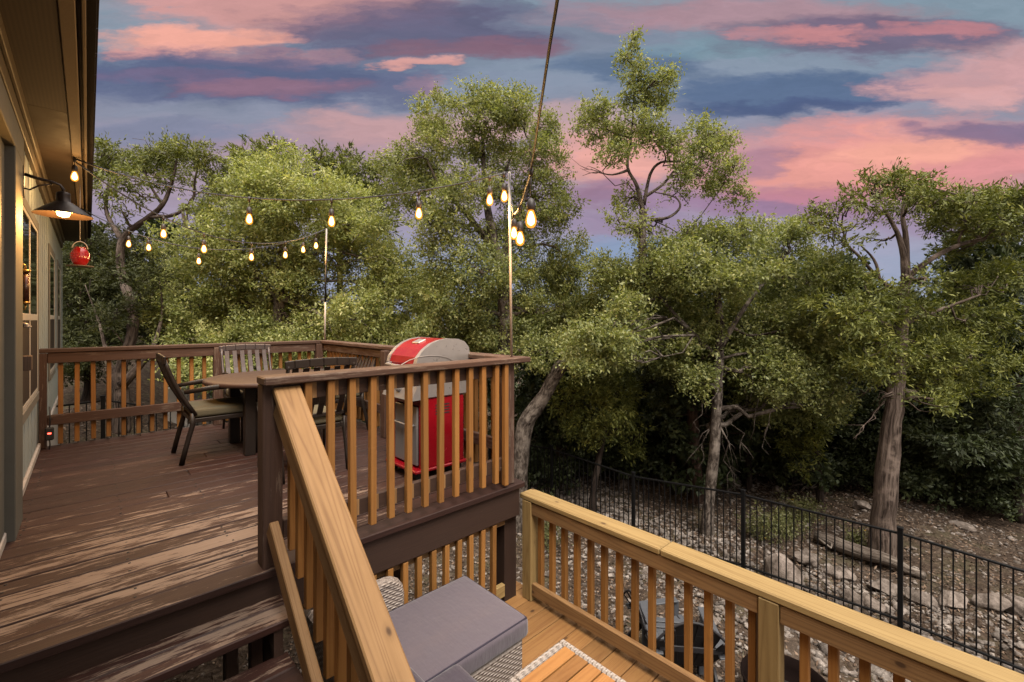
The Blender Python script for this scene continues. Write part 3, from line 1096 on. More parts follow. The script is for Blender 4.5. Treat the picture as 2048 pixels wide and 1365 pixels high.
def build_back_railing():
    r = thing('deck_railing', 'brown railing with orange balusters across the far end of the deck', 'railing', (1.0, 6.12, 0))
    for x, w in ((-.306, .026), (1.085, .045)):
        m = MB(); m.bb((x - w, 6.02, 0.004), (x + w, 6.109, .884), grain=2); m.build('post', 'brown_rail', r)
    m = MB(); m.bb((-.335, 6.04, .888), (2.232, 6.18, .927), grain=0, ch=.006); m.build('top_cap', 'brown_rail', r)
    m = MB(); m.bb((-.278, 6.055, .79), (2.17, 6.093, .886), grain=0); m.build('top_rail', 'brown_rail', r)
    m = MB(); m.bb((-.278, 6.06, .205), (1.038, 6.098, .30), grain=0); m.bb((1.132, 6.06, .205), (2.17, 6.098, .30), grain=0); m.build('bottom_rail', 'brown_rail', r)
    for k in range(21):
        x = -.19 + .115 * k
        if abs(x - 1.085) > .06:
            baluster(r, x, 6.128, .015, .885)


build_front_railing()
build_right_railing()
build_back_railing()


def build_stairs():
    s = thing('deck_stairs', 'worn brown wooden steps going down from the deck edge', 'stairs', (.15, 1.8, -.87))
    zs = (0, -.145, -.30, -.47, -.66)
    for k in range(1, 5):
        yf = 2.40 - .237 * k
        t = MB()
        t.bb((WX + .02, yf, zs[k] - .038), (.69 if k == 1 else .66, yf + .134, zs[k]), grain=0, ch=.006)
        t.bb((WX + .02, yf + .139, zs[k] - .038), (.69 if k == 1 else .66, yf + .262, zs[k] - .001), grain=0, ch=.006)
        t.build('tread', 'deck', s)
    for x in (WX + .06, .60):
        g = MB()
        poly = [(2.385, -.165)]
        for k in range(1, 5):
            yf = 2.40 - .237 * k
            poly += [(yf + .245, zs[k] - .04), (yf + .012, zs[k] - .04)]
        poly += [(1.464, -.95), (1.75, -.95), (2.385, -.49)]
        g.prism(poly, (0, 1, 0), (0, 0, 1), (.038, 0, 0), (x, 0, 0))
        g.build('stringer', 'brown', s)
    for x in (.44, .54):
        g = MB(); g.bb((x, 2.30, -.95), (x + .05, 2.36, -.26), grain=2); g.build('support_block', 'brown', s)


build_stairs()


def build_stair_railing():
    r = thing('stair_railing', 'sloping yellow pine handrail running down the steps beside the sofa', 'railing', (.70, 1.6, -.87))
    sl = .775
    def zt(y): return .872 - sl * (2.375 - y)
    m = MB()
    m.beam((.714, 2.385, zt(2.385) - .02), (.714, .70, zt(.70) - .02), .125, .038, ch=.006)
    m.build('handrail', 'pine', r)
    m = MB(); m.beam((.676, 2.372, zt(2.372) - .098), (.676, .72, zt(.72) - .098), .038, .088); m.build('top_rail', 'pine', r)
    m = MB(); m.beam((.638, 2.34, .215), (.638, .72, .215 - sl * 1.62), .040, .088); m.build('bottom_rail', 'pine', r)
    for k in range(14):
        y = 2.30 - .113 * k
        m = MB()
        m.bb((.698, y - .018, .19 - sl * (2.34 - y) - .06), (.734, y + .018, zt(y) - .048), grain=2, ch=.003)
        m.build('baluster', 'baluster', r)
    m = MB(); m.bb((.665, .62, -.868), (.755, .71, zt(.68) + .01), grain=2); m.build('post', 'pine', r)


build_stair_railing()

ZL = -0.87


def build_lower_deck():
    d = thing('lower_deck', 'lower deck of new honey coloured pine boards beside the stairs', 'deck', (1.6, .6, ZL))
    b = MB()
    y = 2.62
    while y > -1.6:
        b.bb((.30, y - .139, ZL - .036), (2.475 + random.uniform(-.006, .006), y, ZL + random.uniform(-.001, .001)), grain=0, ch=.005)
        y -= .144
    b.build('deck_boards', 'ldeck', d)
    m = MB(); m.bb((2.39, -1.6, ZL - .23), (2.428, 2.6, ZL - .038), grain=1); m.build('rim_joist', 'pine', d)
    for (x, yy) in ((2.34, 2.2), (2.34, .5), (.5, 2.2), (.5, -.5), (2.34, -1.2)):
        m = MB(); m.bb((x - .045, yy - .045, -3.0), (x + .045, yy + .045, ZL - .04), grain=2); m.build('support_post', 'pine', d)


build_lower_deck()


def build_lower_railing():
    r = thing('lower_railing', 'pale new pine railing of the lower deck facing the black fence', 'railing', (2.42, 1.0, ZL))
    ys = [2.352, .725, -1.0]
    for y in ys:
        m = MB(); m.bb((2.362, y - .045, ZL + .001), (2.452, y + .045, -.142), grain=2); m.build('post', 'new_pine', r)
    m = MB(); m.bb((2.362, 1.287, -.14), (2.503, 2.425, -.101), grain=1, ch=.007); m.bb((2.362, -1.2, -.14), (2.503, 1.283, -.1005), grain=1, ch=.007)
    m.build('top_cap', 'new_pine', r)
    for a, c in zip(ys[:-1], ys[1:]):
        m = MB(); m.bb((2.370, c + .047, -.232), (2.408, a - .047, -.142), grain=1); m.build('top_rail', 'pine', r)
        m = MB(); m.bb((2.370, c + .047, -.825), (2.408, a - .047, -.735), grain=1); m.build('bottom_rail', 'pine', r)
    y = 2.262
    while y > -.95:
        if abs(y - .725) > .07:
            baluster(r, 2.428, y, -.84, -.143, s=.037)
        y -= .1115
    r2 = thing('lower_railing', 'orange pine baluster panel of the lower deck under the brown deck edge, behind the chaise', 'railing', (1.6, 2.46, ZL))
    m = MB(); m.bb((.80, 2.43, -.30), (2.222, 2.468, -.252), grain=0); m.build('top_rail', 'pine', r2)
    m = MB(); m.bb((.80, 2.43, -.825), (2.222, 2.468, -.735), grain=0); m.build('bottom_rail', 'new_pine', r2)
    for k in range(13):
        baluster(r2, .88 + .1005 * k, 2.411, -.835, -.253)


build_lower_railing()


# ------------------------------------------------------------------ iron fence
def build_fence(label, pts, loc):
    f = thing('iron_fence', label, 'fence', loc)
    tops = []
    for (x, y) in pts:
        zb = float(gz(x, y))
        tops.append(Vector((x, y, zb + 1.25)))
        m = MB(); m.bb((x - .027, y - .027, zb - .1), (x + .027, y + .027, zb + 1.31), grain=2)
        m.bb((x - .032, y - .032, zb + 1.31), (x + .032, y + .032, zb + 1.335))
        m.build('post', 'blackmetal', f)
    for a, b in zip(tops[:-1], tops[1:]):
        dr = (b - a)
        nrm = Vector((dr.x, dr.y, 0)).normalized()
        a2, b2 = a + nrm * .03, b - nrm * .03
        m = MB()
        m.beam(a2, b2, .03, .028)
        rail = m.build('rail', 'blackmetal', f)
        m = MB(); m.beam(a2 - Vector((0, 0, 1.1)), b2 - Vector((0, 0, 1.1)), .03, .028); m.build('rail', 'blackmetal', f)
        n = 18
        for k in range(1, n + 1):
            p = a.lerp(b, k / (n + 1))
            m = MB(); m.bb((p.x - .0075, p.y - .0075, p.z - 1.22), (p.x + .0075, p.y + .0075, p.z - .013), grain=2, ch=.002)
            m.build('picket', 'blackmetal', rail)
    return f


build_fence('black iron picket fence crossing the rocky ground beyond the pine railing',
            [(7.53 + .09 * k, .78 - 1.83 * k) for k in (2, 1, 0)] + [(7.44, 2.635), (7.2, 4.43), (7.04, 6.26), (6.9, 8.08)], (7.2, 3.0, -2.8))
build_fence('black iron picket fence on the slope behind the far deck railing',
            [(-1.65, 9.73), (.175, 9.73), (2.0, 9.73), (3.83, 9.75), (5.6, 9.75), (6.83, 9.75)], (2.0, 9.73, -1.8))


# ------------------------------------------------------------------ furniture on the upper deck
def build_table():
    t = thing('patio_table', 'round brown patio table on dark square legs on the upper deck', 'table', (1.33, 4.80, 0))
    c = Vector((1.33, 4.80, 0))
    m = MB()
    m.lathe([(.02, .655), (.56, .655), (.578, .650), (.585, .64), (.585, .622), (.578, .614), (.55, .612), (.02, .612)], c, 48)
    m.disc(c + Vector((0, 0, .6551)), .05, 24)
    m.build('tabletop', 'table_wood', t)
    m = MB()
    for sx in (-1, 1):
        m.bb(c + Vector((sx * .285 - .02, -.24, .55)), c + Vector((sx * .285 + .02, .24, .611)))
        m.bb(c + Vector((-.24, sx * .285 - .02, .55)), c + Vector((.24, sx * .285 + .02, .611)))
    m.build('apron', 'bronze', t)
    for sx in (-1, 1):
        for sy in (-1, 1):
            l = MB(); l.bb(c + Vector((sx * .285 - .042, sy * .285 - .042, .003)), c + Vector((sx * .285 + .042, sy * .285 + .042, .611)), grain=2)
            l.build('leg', 'bronze', t)


build_table()


def build_chair():
    t = thing('patio_chair', '', 'chair', (0, 0, 0), 'patio chairs around the round table')
    for s in (-1, 1):
        m = MB(); m.tube([(.26, s * .262, .002), (.255, s * .262, .2), (.235, s * .262, .42), (.20, s * .264, .56), (.17, s * .266, .60)], [.019, .018, .017, .017, .016], 8, squash=.6)
        m.build('front_leg', 'bronze', t)
        m = MB(); m.tube([(-.30, s * .24, .002), (-.27, s * .24, .14), (-.225, s * .24, .32), (-.225, s * .24, .42)], [.020, .019, .019, .019], 8, squash=.6)
        m.build('rear_leg', 'bronze', t)
        m = MB(); m.tube([(.20, s * .266, .605), (.08, s * .272, .628), (-.1, s * .27, .622), (-.285, s * .25, .60)], [.021, .023, .022, .017], 8, squash=.45)
        m.build('armrest', 'bronze', t)
    m = MB()
    m.bb((-.235, -.245, .335), (.245, -.21, .372)); m.bb((-.235, .21, .335), (.245, .245, .372)); m.bb((.21, -.209, .336), (.245, .209, .371)); m.bb((-.235, -.209, .336), (-.2, .209, .371))
    m.bb((-.2, -.209, .352), (.21, .209, .366))
    m.build('seat_frame', 'bronze', t)
    rounded((-.225, -.24, .372), (.25, .24, .452), .028, 'seat_cushion', 'cushion', t)
    def bp(z): return -.215 - .20 * (z - .42) / .46 - .02 * math.sin(pi * (z - .42) / .46)
    m = MB()
    for s in (-1, 1):
        m.tube([(bp(z), s * .24, z) for z in (.40, .5, .6, .7, .8, .87)], .017, 8, squash=.8)
    for k in range(6):
        y = -.19 + .38 * k / 5
        zs = [.46, .56, .66, .76, .845]
        for a, b in zip(zs[:-1], zs[1:]):
            m.beam((bp(a) - .004, y, a - .002), (bp(b) - .004, y, b + .002), .044, .010, up=(1, 0, 0), ch=.002)
    m.beam((bp(.46), -.235, .455), (bp(.46), .235, .455), .02, .03)
    pts = [(bp(.87) - .014 * (1 - (y / .26) ** 2), y, .872 + .014 * (1 - (y / .26) ** 2)) for y in (-.262, -.2, -.1, 0, .1, .2, .262)]
    for a, b in zip(pts[:-1], pts[1:]):
        m.beam(a, b, .022, .062, ch=.005)
    m.build('backrest', 'bronze', t)
    return t


def rounded(lo, hi, r, name, mat, parent, puff=.12, n=14):
    lo, hi = np.array(lo, float), np.array(hi, float)
    c, h = (lo + hi) / 2, (hi - lo) / 2
    r = min(r, h.min() * .98)
    g = np.sin(np.linspace(-pi / 2, pi / 2, n + 1))
    vs, fs = [], []
    for ax in range(3):
        for s in (-1, 1):
            o = len(vs)
            for i in range(n + 1):
                for j in range(n + 1):
                    p = np.zeros(3)
                    p[ax] = s
                    p[(ax + 1) % 3] = g[i]
                    p[(ax + 2) % 3] = g[j]
                    x = p * h
                    cl = np.clip(x, -(h - r), h - r)
                    d = x - cl
                    L = np.linalg.norm(d)
                    x = cl + d / L * r if L > 1e-9 else x
                    th = int(np.argmin(h))
                    o1, o2 = [k for k in range(3) if k != th]
                    x[th] *= 1 + puff * (1 - (x[o1] / h[o1]) ** 2) * (1 - (x[o2] / h[o2]) ** 2)
                    vs.append(tuple(c + x))
            for i in range(n):
                for j in range(n):
                    q = [o + i * (n + 1) + j, o + (i + 1) * (n + 1) + j, o + (i + 1) * (n + 1) + j + 1, o + i * (n + 1) + j + 1]
                    fs.append(q if s > 0 else q[::-1])
    m = MB()
    m.add(vs, fs, vs, random.random(), True)
    return m.build(name, mat, parent)


ch0 = build_chair()
spots = [
    (.86, 4.80, 0, 'dark patio chair with olive cushion seen from the side, nearest the house wall', False),
    (1.33, 5.50, -pi / 2, 'patio chair with light toned into its grey slatted back facing the stairs across the round table', True),
    (1.28, 3.84, pi / 2, 'dark patio chair turning its slatted back to the front railing', False),
    (1.93, 4.88, pi, 'patio chair with sheen toned into its slatted back between the round table and the grill-side railing', True),
]
for i, (x, y, a, lab, grey) in enumerate(spots):
    o = ch0 if i == 0 else copy_tree(ch0)
    o.location = (x, y, 0)
    o.rotation_euler.z = a
    o['label'] = lab
    if grey:
        for c in o.children:
            if c.name.startswith('backrest'):
                c.data = c.data.copy()
                c.data.materials[0] = M['lit_bronze']


def build_grill():
    x0, x1, y0, y1 = 1.80, 2.20, 2.90, 3.32
    t = thing('gas_grill', 'red and silver gas grill on casters in the corner of the upper deck', 'grill', (2.0, 3.1, 0))
    m = MB()
    m.bb((x0 + .012, y0, .085), (x1, y0 + .014, .60)); m.bb((x0 + .012, y1 - .014, .085), (x1, y1, .60)); m.bb((x1 - .014, y0 + .015, .085), (x1, y1 - .015, .60))
    m.bb((x0 + .012, y0 + .015, .085), (x0 + .03, y0 + .05, .60)); m.bb((x0 + .012, y1 - .05, .085), (x0 + .03, y1 - .015, .60)); m.bb((x0 + .012, y0 + .051, .545), (x0 + .03, y1 - .051, .60))
    m.build('cabinet', 'red', t)
    v = MB()
    for q, xx in enumerate((1.93, 2.01, 2.09)):
        for r in range(4):
            v.bb((xx, y0 - .0015, .475 + r * .022), (xx + .05, y0 - .0002, .485 + r * .022), ch=.0003)
    v.build('vent_slots', 'rubber', t)
    m = MB(); m.bb((x0 - .055, y0 - .02, .06), (x1 + .02, y1 + .02, .084), ch=.006); m.build('base_tray', 'red', t)
    m = MB(); m.bb((x0 - .006, y0 + .045, .10), (x0 + .011, y1 - .045, .54), ch=.006); dr = m.build('door', 'steel', t)
    m = MB(); m.tube([(x0 - .006, y0 + .08, .40), (x0 - .035, y0 + .085, .40), (x0 - .038, (y0 + y1) / 2, .40), (x0 - .035, y1 - .085, .40), (x0 - .006, y1 - .08, .40)], .009, 8); m.build('handle', 'steel', dr)
    # control panel, slanted
    m = MB(); m.prism([(-.085, .605), (.03, .605), (.03, .73), (-.03, .73)], (1, 0, 0), (0, 0, 1), (0, y1 - y0 + .03, 0), (x0, y0 - .015, 0)); cp = m.build('control_panel', 'steel', t)
    for yy in (y0 + .07, (y0 + y1) / 2, y1 - .07):
        k = MB()
        axx = Vector((-.915, 0, .40)).normalized()
        ay = Vector((0, 1, 0)); az = axx.cross(ay)
        k.lathe([(.024, 0), (.022, .02), (.018, .026), (.001, .026)], Vector((x0 - .058, yy, .668)), 14, ax=(ay, az, axx))
        k.build('knob', 'silver', cp)
    m = MB(); m.bb((x0 + .031, y0 - .01, .605), (x1 + .03, y1 + .01, .775), ch=.01); m.build('firebox', 'silver', t)
    # lid: rolled profile, red band between two silver end caps
    prof = [(-.03, .80), (-.036, .87), (-.02, .92), (.03, .975), (.09, 1.015), (.16, 1.04), (.25, 1.052), (.34, 1.046), (.40, 1.024), (.44, .98), (.452, .91), (.452, .80)]
    cx = sum(p[0] for p in prof) / len(prof)
    m = MB(); m.prism(prof, (1, 0, 0), (0, 0, 1), (0, y1 - y0 - .055, 0), (x0 - .005, y0 + .03, 0)); lid = m.build('lid', 'red', t)
    big = [(cx + (p[0] - cx) * 1.03, .795 + (p[1] - .80) * 1.03) for p in prof]
    for yy, e in ((y0 - .012, .041), (y1 - .026, .041)):
        m = MB(); m.prism(big, (1, 0, 0), (0, 0, 1), (0, e, 0), (x0 - .005, yy, 0)); m.build('end_cap', 'silver', lid)
    m = MB()
    m.tube([(x0 + .06 + .30 * math.cos(a) * .95, y0 - .0135, .80 + .13 * math.sin(a)) for a in [pi * k / 10 for k in range(11)]], .003, 5)
    m.build('cap_rib', 'steel', lid)
    m = MB(); m.tube([(x0 - .03, y0 + .05, .86), (x0 - .085, y0 + .055, .85), (x0 - .09, (y0 + y1) / 2, .85), (x0 - .085, y1 - .055, .85), (x0 - .03, y1 - .05, .86)], .012, 10); m.build('lid_handle', 'steel', lid)
    m = MB(); m.beam((x0 + .115, (y0 + y1) / 2 - .05, 1.028), (x0 + .115, (y0 + y1) / 2 + .05, 1.028), .075, .016, up=(-.36, 0, .93), ch=.005); m.build('thermometer', 'silver', lid)
    m = MB(); m.bb((x0 + .02, y1 + .02, .735), (x1 - .02, y1 + .27, .765), ch=.008); m.build('side_shelf', 'steel', t)
    for xx in (x0 + .0, x1 - .03):
        for yy in (y0 + .04, y1 - .04):
            c = MB()
            c.lathe([(.001, -.012), (.024, -.012), (.028, -.008), (.028, .008), (.024, .012), (.001, .012)], Vector((xx, yy, .029)), 16, ax=(Vector((1, 0, 0)), Vector((0, 0, 1)), Vector((0, 1, 0))))
            c.bb((xx - .012, yy - .018, .03), (xx + .012, yy - .014, .06)); c.bb((xx - .012, yy + .014, .03), (xx + .012, yy + .018, .06))
            c.build('caster', 'rubber', t)


build_grill()


# ------------------------------------------------------------------ furniture on the lower deck
def wbox(lo, hi, name, parent, rc=None):
    m = MB(); m.bb(lo, hi, ch=.02)
    return m.build(name, 'wicker', parent)


def build_sofa():
    t = thing('wicker_sofa', 'pale wicker corner sofa with purple grey chaise cushion on the lower deck', 'sofa', (1.2, 1.4, ZL))
    wbox((.79, .10, ZL + .10), (.845, 2.34, ZL + .62), 'back_panel', t)
    wbox((.846, .10, ZL + .14), (1.245, 1.735, ZL + .335), 'seat_base', t)
    wbox((.846, 1.74, ZL + .14), (1.735, 2.285, ZL + .335), 'chaise_base', t)
    # arm panel with a rounded upper corner
    m = MB()
    poly = [(.846, ZL + .14), (1.29, ZL + .14)] + [(1.29 - .09 + .09 * math.cos(a), ZL + .60 - .09 + .09 * math.sin(a)) for a in [0, .4, .8, 1.2, pi / 2]] + [(.846, ZL + .60)]
    m.prism(poly, (1, 0, 0), (0, 0, 1), (0, .055, 0), (0, 2.288, 0))
    m.tube([(x, 2.315, z) for x, z in poly[1:]], .032, 10)
    m.build('arm_panel', 'wicker', t)
    rounded((.80, 1.72, ZL + .336), (1.76, 2.30, ZL + .452), .035, 'chaise_cushion', 'fabric_purple', t, .06, 20)
    m = MB()
    loop = [(.82, 1.735), (1.742, 1.735), (1.742, 2.285), (.82, 2.285)]
    for zz in (ZL + .442, ZL + .352):
        for a, b in zip(loop, loop[1:] + loop[:1]):
            m.tube([(a[0], a[1], zz), ((a[0] + b[0]) / 2, (a[1] + b[1]) / 2, zz + .002), (b[0], b[1], zz)], .0055, 6)
    m.build('piping', 'darkpurple', t)
    rounded((.86, .95, ZL + .336), (1.262, 1.712, ZL + .478), .03, 'seat_cushion', 'fabric_dark', t, .06, 16)
    rounded((.86, .16, ZL + .336), (1.262, .94, ZL + .478), .03, 'seat_cushion', 'fabric_dark', t, .06, 16)
    for a, b in ((.16, .85), (.86, 1.62)):
        rounded((.848, a, ZL + .455), (.945, b, ZL + .70), .04, 'back_cushion', 'fabric_dark', t, .25, 14)
    for x, y in ((1.66, 1.80), (1.66, 2.22), (.86, .2), (1.2, .2), (.86, 2.25)):
        m = MB(); m.tube([(x + .03, y - .02, ZL + .001), (x, y, ZL + .145)], [.016, .03], 10); m.build('leg', 'teak', t)


def mat_fabric(name, c):
    m, q, p, out = new_mat(name)
    co = q.n('ShaderNodeTexCoord').outputs['Object']
    v = q.sep(co)
    n = q.noise(co, 260, 2)
    fold = q.noise(q.xyz(q.m('MULTIPLY', v[0], 22), q.m('MULTIPLY', v[1], 4), q.m('MULTIPLY', v[2], 4)), 1, 4, 0.6)
    soft = q.noise(co, 5, 3)
    q.put(p.inputs['Base Color'], q.mix(n, tuple(x * .85 for x in c), tuple(x * 1.15 for x in c)))
    p.inputs['Roughness'].default_value = .8
    p.inputs['Specular IOR Level'].default_value = .2
    p.inputs['Sheen Weight'].default_value = .25
    bump(q, p, q.m('ADD', q.m('MULTIPLY', fold, .6), q.m('MULTIPLY', soft, 1.6)), 0.02, .55)
    return m


M['fabric_purple'] = mat_fabric('purple_cushion', (0.072, 0.060, 0.074))
M['fabric_dark'] = mat_fabric('dark_cushion', (0.036, 0.029, 0.042))
build_sofa()


def build_coffee_table():
    t = thing('coffee_table', 'low coffee table with wood slats inside a pale wicker rim', 'table', (1.65, 1.15, ZL))
    x0, x1, y0, y1, z = 1.455, 1.86, .70, 1.575, ZL + .36
    m = MB()
    m.bb((x0, y0, z - .05), (x0 + .035, y1, z), grain=1, ch=.008); m.bb((x1 - .035, y0, z - .05), (x1, y1, z), grain=1, ch=.008)
    m.bb((x0 + .036, y1 - .035, z - .05), (x1 - .036, y1, z), grain=0, ch=.008); m.bb((x0 + .036, y0, z - .05), (x1 - .036, y0 + .035, z), grain=0, ch=.008)
    m.bb((x0 + .01, y0 + .01, z - .17), (x1 - .01, y0 + .03, z - .051)); m.bb((x0 + .01, y1 - .03, z - .17), (x1 - .01, y1 - .01, z - .051)); m.bb((x0 + .01, y0 + .031, z - .17), (x0 + .03, y1 - .031, z - .051)); m.bb((x1 - .03, y0 + .031, z - .17), (x1 - .01, y1 - .031, z - .051))
    m.build('wicker_frame', 'wicker_rim', t)
    m = MB()
    n = 10
    for k in range(n):
        a = y0 + .037 + (y1 - y0 - .074) * k / n
        m.bb((x0 + .037, a, z - .022), (x1 - .037, a + (y1 - y0 - .074) / n - .008, z - .002 + random.uniform(-.001, .001)), grain=0, ch=.003)
    m.build('slat_top', 'teak', t)
    for sx, sy in ((0, 0), (1, 0), (0, 1), (1, 1)):
        x, y = (x0 + .05, x1 - .05)[sx], (y0 + .05, y1 - .05)[sy]
        m = MB(); m.tube([(x, y, ZL + .001), (x, y, z - .06)], [.015, .024], 10); m.build('leg', 'teak', t)


build_coffee_table()


# ------------------------------------------------------------------ things on the rocky ground
def build_adirondack(label, x, y, rz, sc):
    z = float(gz(x, y))
    t = thing('lawn_chair', label, 'chair', (0, 0, 0), 'plastic lawn chairs by the fire pit')
    m = MB()
    for k in range(7):
        a = -.30 + .6 * k / 6
        top = .95 - .55 * (a / .62) ** 2 * 1.6
        for s in range(4):
            f0, f1 = s / 4, (s + 1) / 4
            def P(f): return Vector((-.14 - .30 * f, a * (.62 + .55 * f), .30 + (top - .30) * f))
            m.beam(P(f0), P(f1), .094 + .03 * f1, .014, up=(1, 0, .4), ch=.003)
    arc = []
    for k in range(13):
        a = -.33 + .66 * k / 12
        top = .95 - .55 * (a / .62) ** 2 * 1.6
        arc.append((-.445 + .02 * abs(a), a * 1.17, top + .006))
    m.tube(arc, .014, 8)
    m.beam((-.36, -.32, .62), (-.36, .32, .62), .02, .06)
    m.build('backrest', 'charcoal', t)
    m = MB()
    for k in range(7):
        q = -.15 + k * .085
        m.bb((q, -.26, .335 + .012 * k), (q + .076, .26, .353 + .012 * k), ch=.006)
    m.bb((-.2, -.27, .29), (.46, -.245, .36)); m.bb((-.2, .245, .29), (.46, .27, .36))
    m.build('seat', 'lit_plastic', t)
    for s in (-1, 1):
        m = MB(); m.beam((-.40, s * .34, .57), (.40, s * .34, .60), .12, .028, ch=.008); m.build('armrest', 'lit_plastic', t)
        m = MB(); m.bb((.34, s * .34 - .03, 0), (.42, s * .34 + .03, .585), ch=.008); m.build('front_leg', 'lit_plastic', t)
        m = MB(); m.beam((-.2, s * .275, .33), (-.52, s * .275, .03), .03, .10); m.build('rear_leg', 'charcoal', t)
    t.location = (x, y, z)
    t.scale = (sc, sc, sc)
    t.rotation_euler.z = rz
    return t


build_adirondack('dark plastic lawn chair seen edge-on with arm and seat toned blue grey for light', 4.62 + .35 * .82, 2.83 - .35 * .57, math.radians(-35), .82)
build_adirondack('dark fan-backed plastic lawn chair turning its back to the lower deck', 4.44 + .33, 2.06 + .27, math.radians(40), .98)


def build_fire_pit():
    x, y = 5.15, 1.42
    z = float(gz(x, y))
    t = thing('fire_pit', 'rusty round fire pit bowl with ash on the ground beyond the pine railing', 'fire pit', (x, y, z))
    m = MB()
    m.lathe([(.05, .10), (.2, .115), (.32, .18), (.385, .30), (.40, .385), (.41, .39), (.41, .40), (.392, .40), (.375, .30), (.31, .195), (.2, .13), (.001, .12)], (x, y, z), 36)
    m.build('bowl', 'rust', t)
    m = MB(); m.lathe([(.30, .195), (.22, .215), (.1, .245), (.001, .25)], (x, y, z), 20); m.build('ash', 'ash', t)
    m = MB(); m.tube([(x - .1, y + .3, z + .41), (x - .03, y, z + .40), (x + .05, y - .36, z + .42)], .012, 8); m.build('poker', 'blackmetal', t)
    for k in range(3):
        a = 2 * pi * k / 3
        m = MB(); m.tube([(x + .36 * math.cos(a), y + .36 * math.sin(a), z - .02), (x + .3 * math.cos(a), y + .3 * math.sin(a), z + .19)], .014, 8); m.build('leg', 'rust', t)


build_fire_pit()


def build_utility_post():
    b = W(354, 858, 10.6)
    t = thing('utility_post', 'white square post on a concrete foot behind the black fence', 'post', b)
    m = MB(); m.bb(b + Vector((-.19, -.1, 0.05)), b + Vector((.19, .1, .98)), ch=.01); m.build('shaft', 'white', t)
    m = MB(); m.bb(b + Vector((-.3, -.22, -.7)), b + Vector((.3, .22, .049)), ch=.02); m.build('foot', 'concrete', t)
    b2 = W(398, 812, 11.4)
    t = thing('utility_box', 'grey metal utility cabinet on the slope next to the white post', 'utility box', b2)
    m = MB(); m.bb(b2 + Vector((-.2, -.15, -.6)), b2 + Vector((.2, .15, .65)), ch=.012); m.build('cabinet', 'concrete', t)
    m = MB(); m.bb(b2 + Vector((-.215, -.165, .651)), b2 + Vector((.215, .165, .69)), ch=.012); m.build('lid', 'concrete', t)


build_utility_post()


# ------------------------------------------------------------------ poles, string lights, wall fittings
def build_pole(label, pts, mats, rad):
    t = thing('light_pole', label, 'pole', pts[0], 'string light poles on the deck railing')
    for (a, b), mt in zip(zip(pts[:-1], pts[1:]), mats):
        m = MB(); m.tube([a, (Vector(a) + Vector(b)) / 2, b], rad, 10); m.build('pole_section', mt, t)
    return t


P1 = Vector((2.285, 2.43, .926))
P1t = Vector((2.262, 2.43, 2.29))
build_pole('thin pale metal pole standing at the grill corner of the railing', [P1, P1t], ['pole'], .0095)
P2 = Vector((2.31, 6.11, .927))
P2t = W(653, 458, 6.03)
pa, pb_ = P2.lerp(P2t, .34), P2.lerp(P2t, .68)
build_pole('slim leaning pole with black middle section at the far corner of the railing', [P2, pa, pb_, P2t], ['pole', 'blackmetal', 'pole'], .0115)


def project(p):
    r = Vector(p) - Vector((0, 0, CAMZ))
    d = r.dot(Fw)
    return 1024 + FPX * r.dot(Rt) / d, 640 - FPX * r.z / d, d


def string_light(label, path, bulbs, rad=.0045, watts=3.2):
    """path: cable points; bulbs: (point on the cable, drop of the pendant wire)"""
    t = thing('string_light', label, 'string light', path[0], 'string lights over the upper deck')
    m = MB(); m.tube(path, rad, 6)
    o2 = [p + Vector((0.004, 0.003, rad * 1.2 + .002 * math.sin(i * 2.1))) for i, p in enumerate(path)]
    m.tube(o2, rad * .7, 6)
    m.build('cable', 'cable', t)
    for (p, drop) in bulbs:
        p = Vector(p)
        q = p - Vector((0, 0, drop))
        b = MB()
        b.lathe([(.006, 0), (.012, -.006), (.017, -.020), (.024, -.042), (.027, -.060), (.024, -.078), (.015, -.090), (.001, -.094)], q - Vector((0, 0, .05)), 14)
        bo = b.build('bulb', 'glow', t)
        fl = MB()
        fl.lathe([(.004, -.015), (.012, -.030), (.018, -.055), (.015, -.072), (.002, -.082)], q - Vector((0, 0, .05)), 10)
        fl.build('filament', 'filament', bo)
        s = MB()
        s.tube([p, p - Vector((0, 0, drop * .5)), q - Vector((0, 0, .01))], .0028, 5)
        s.lathe([(.004, 0), (.012, -.006), (.019, -.018), (.021, -.036), (.021, -.056), (.016, -.06)], q, 12)
        s.tube([p + Vector((0, 0, .012)), p - Vector((0, 0, .028))], .010, 8)
        s.build('socket', 'socket', bo)
        l = bpy.data.lights.new('bulb_light', 'POINT')
        l.energy = watts
        l.color = (1.0, 0.55, 0.19)
        l.shadow_soft_size = .045
        lo = bpy.data.objects.new('bulb_light', l)
        COL.objects.link(lo)
        lo.parent = t
        lo.location = q - Vector((0, 0, .20)) - Vector(path[0])
    return t


def sagged(a, b, sag, n=26):
    return [a.lerp(b, i / n) - Vector((0, 0, sag * 4 * (i / n) * (1 - i / n))) for i in range(n + 1)]


def at_u(path, u):
    best = min(range(len(path) - 1), key=lambda i: min(abs(project(path[i].lerp(path[i + 1], f / 8))[0] - u) for f in range(9)))
    f = min(range(9), key=lambda f: abs(project(path[best].lerp(path[best + 1], f / 8))[0] - u))
    return path[best].lerp(path[best + 1], f / 8)


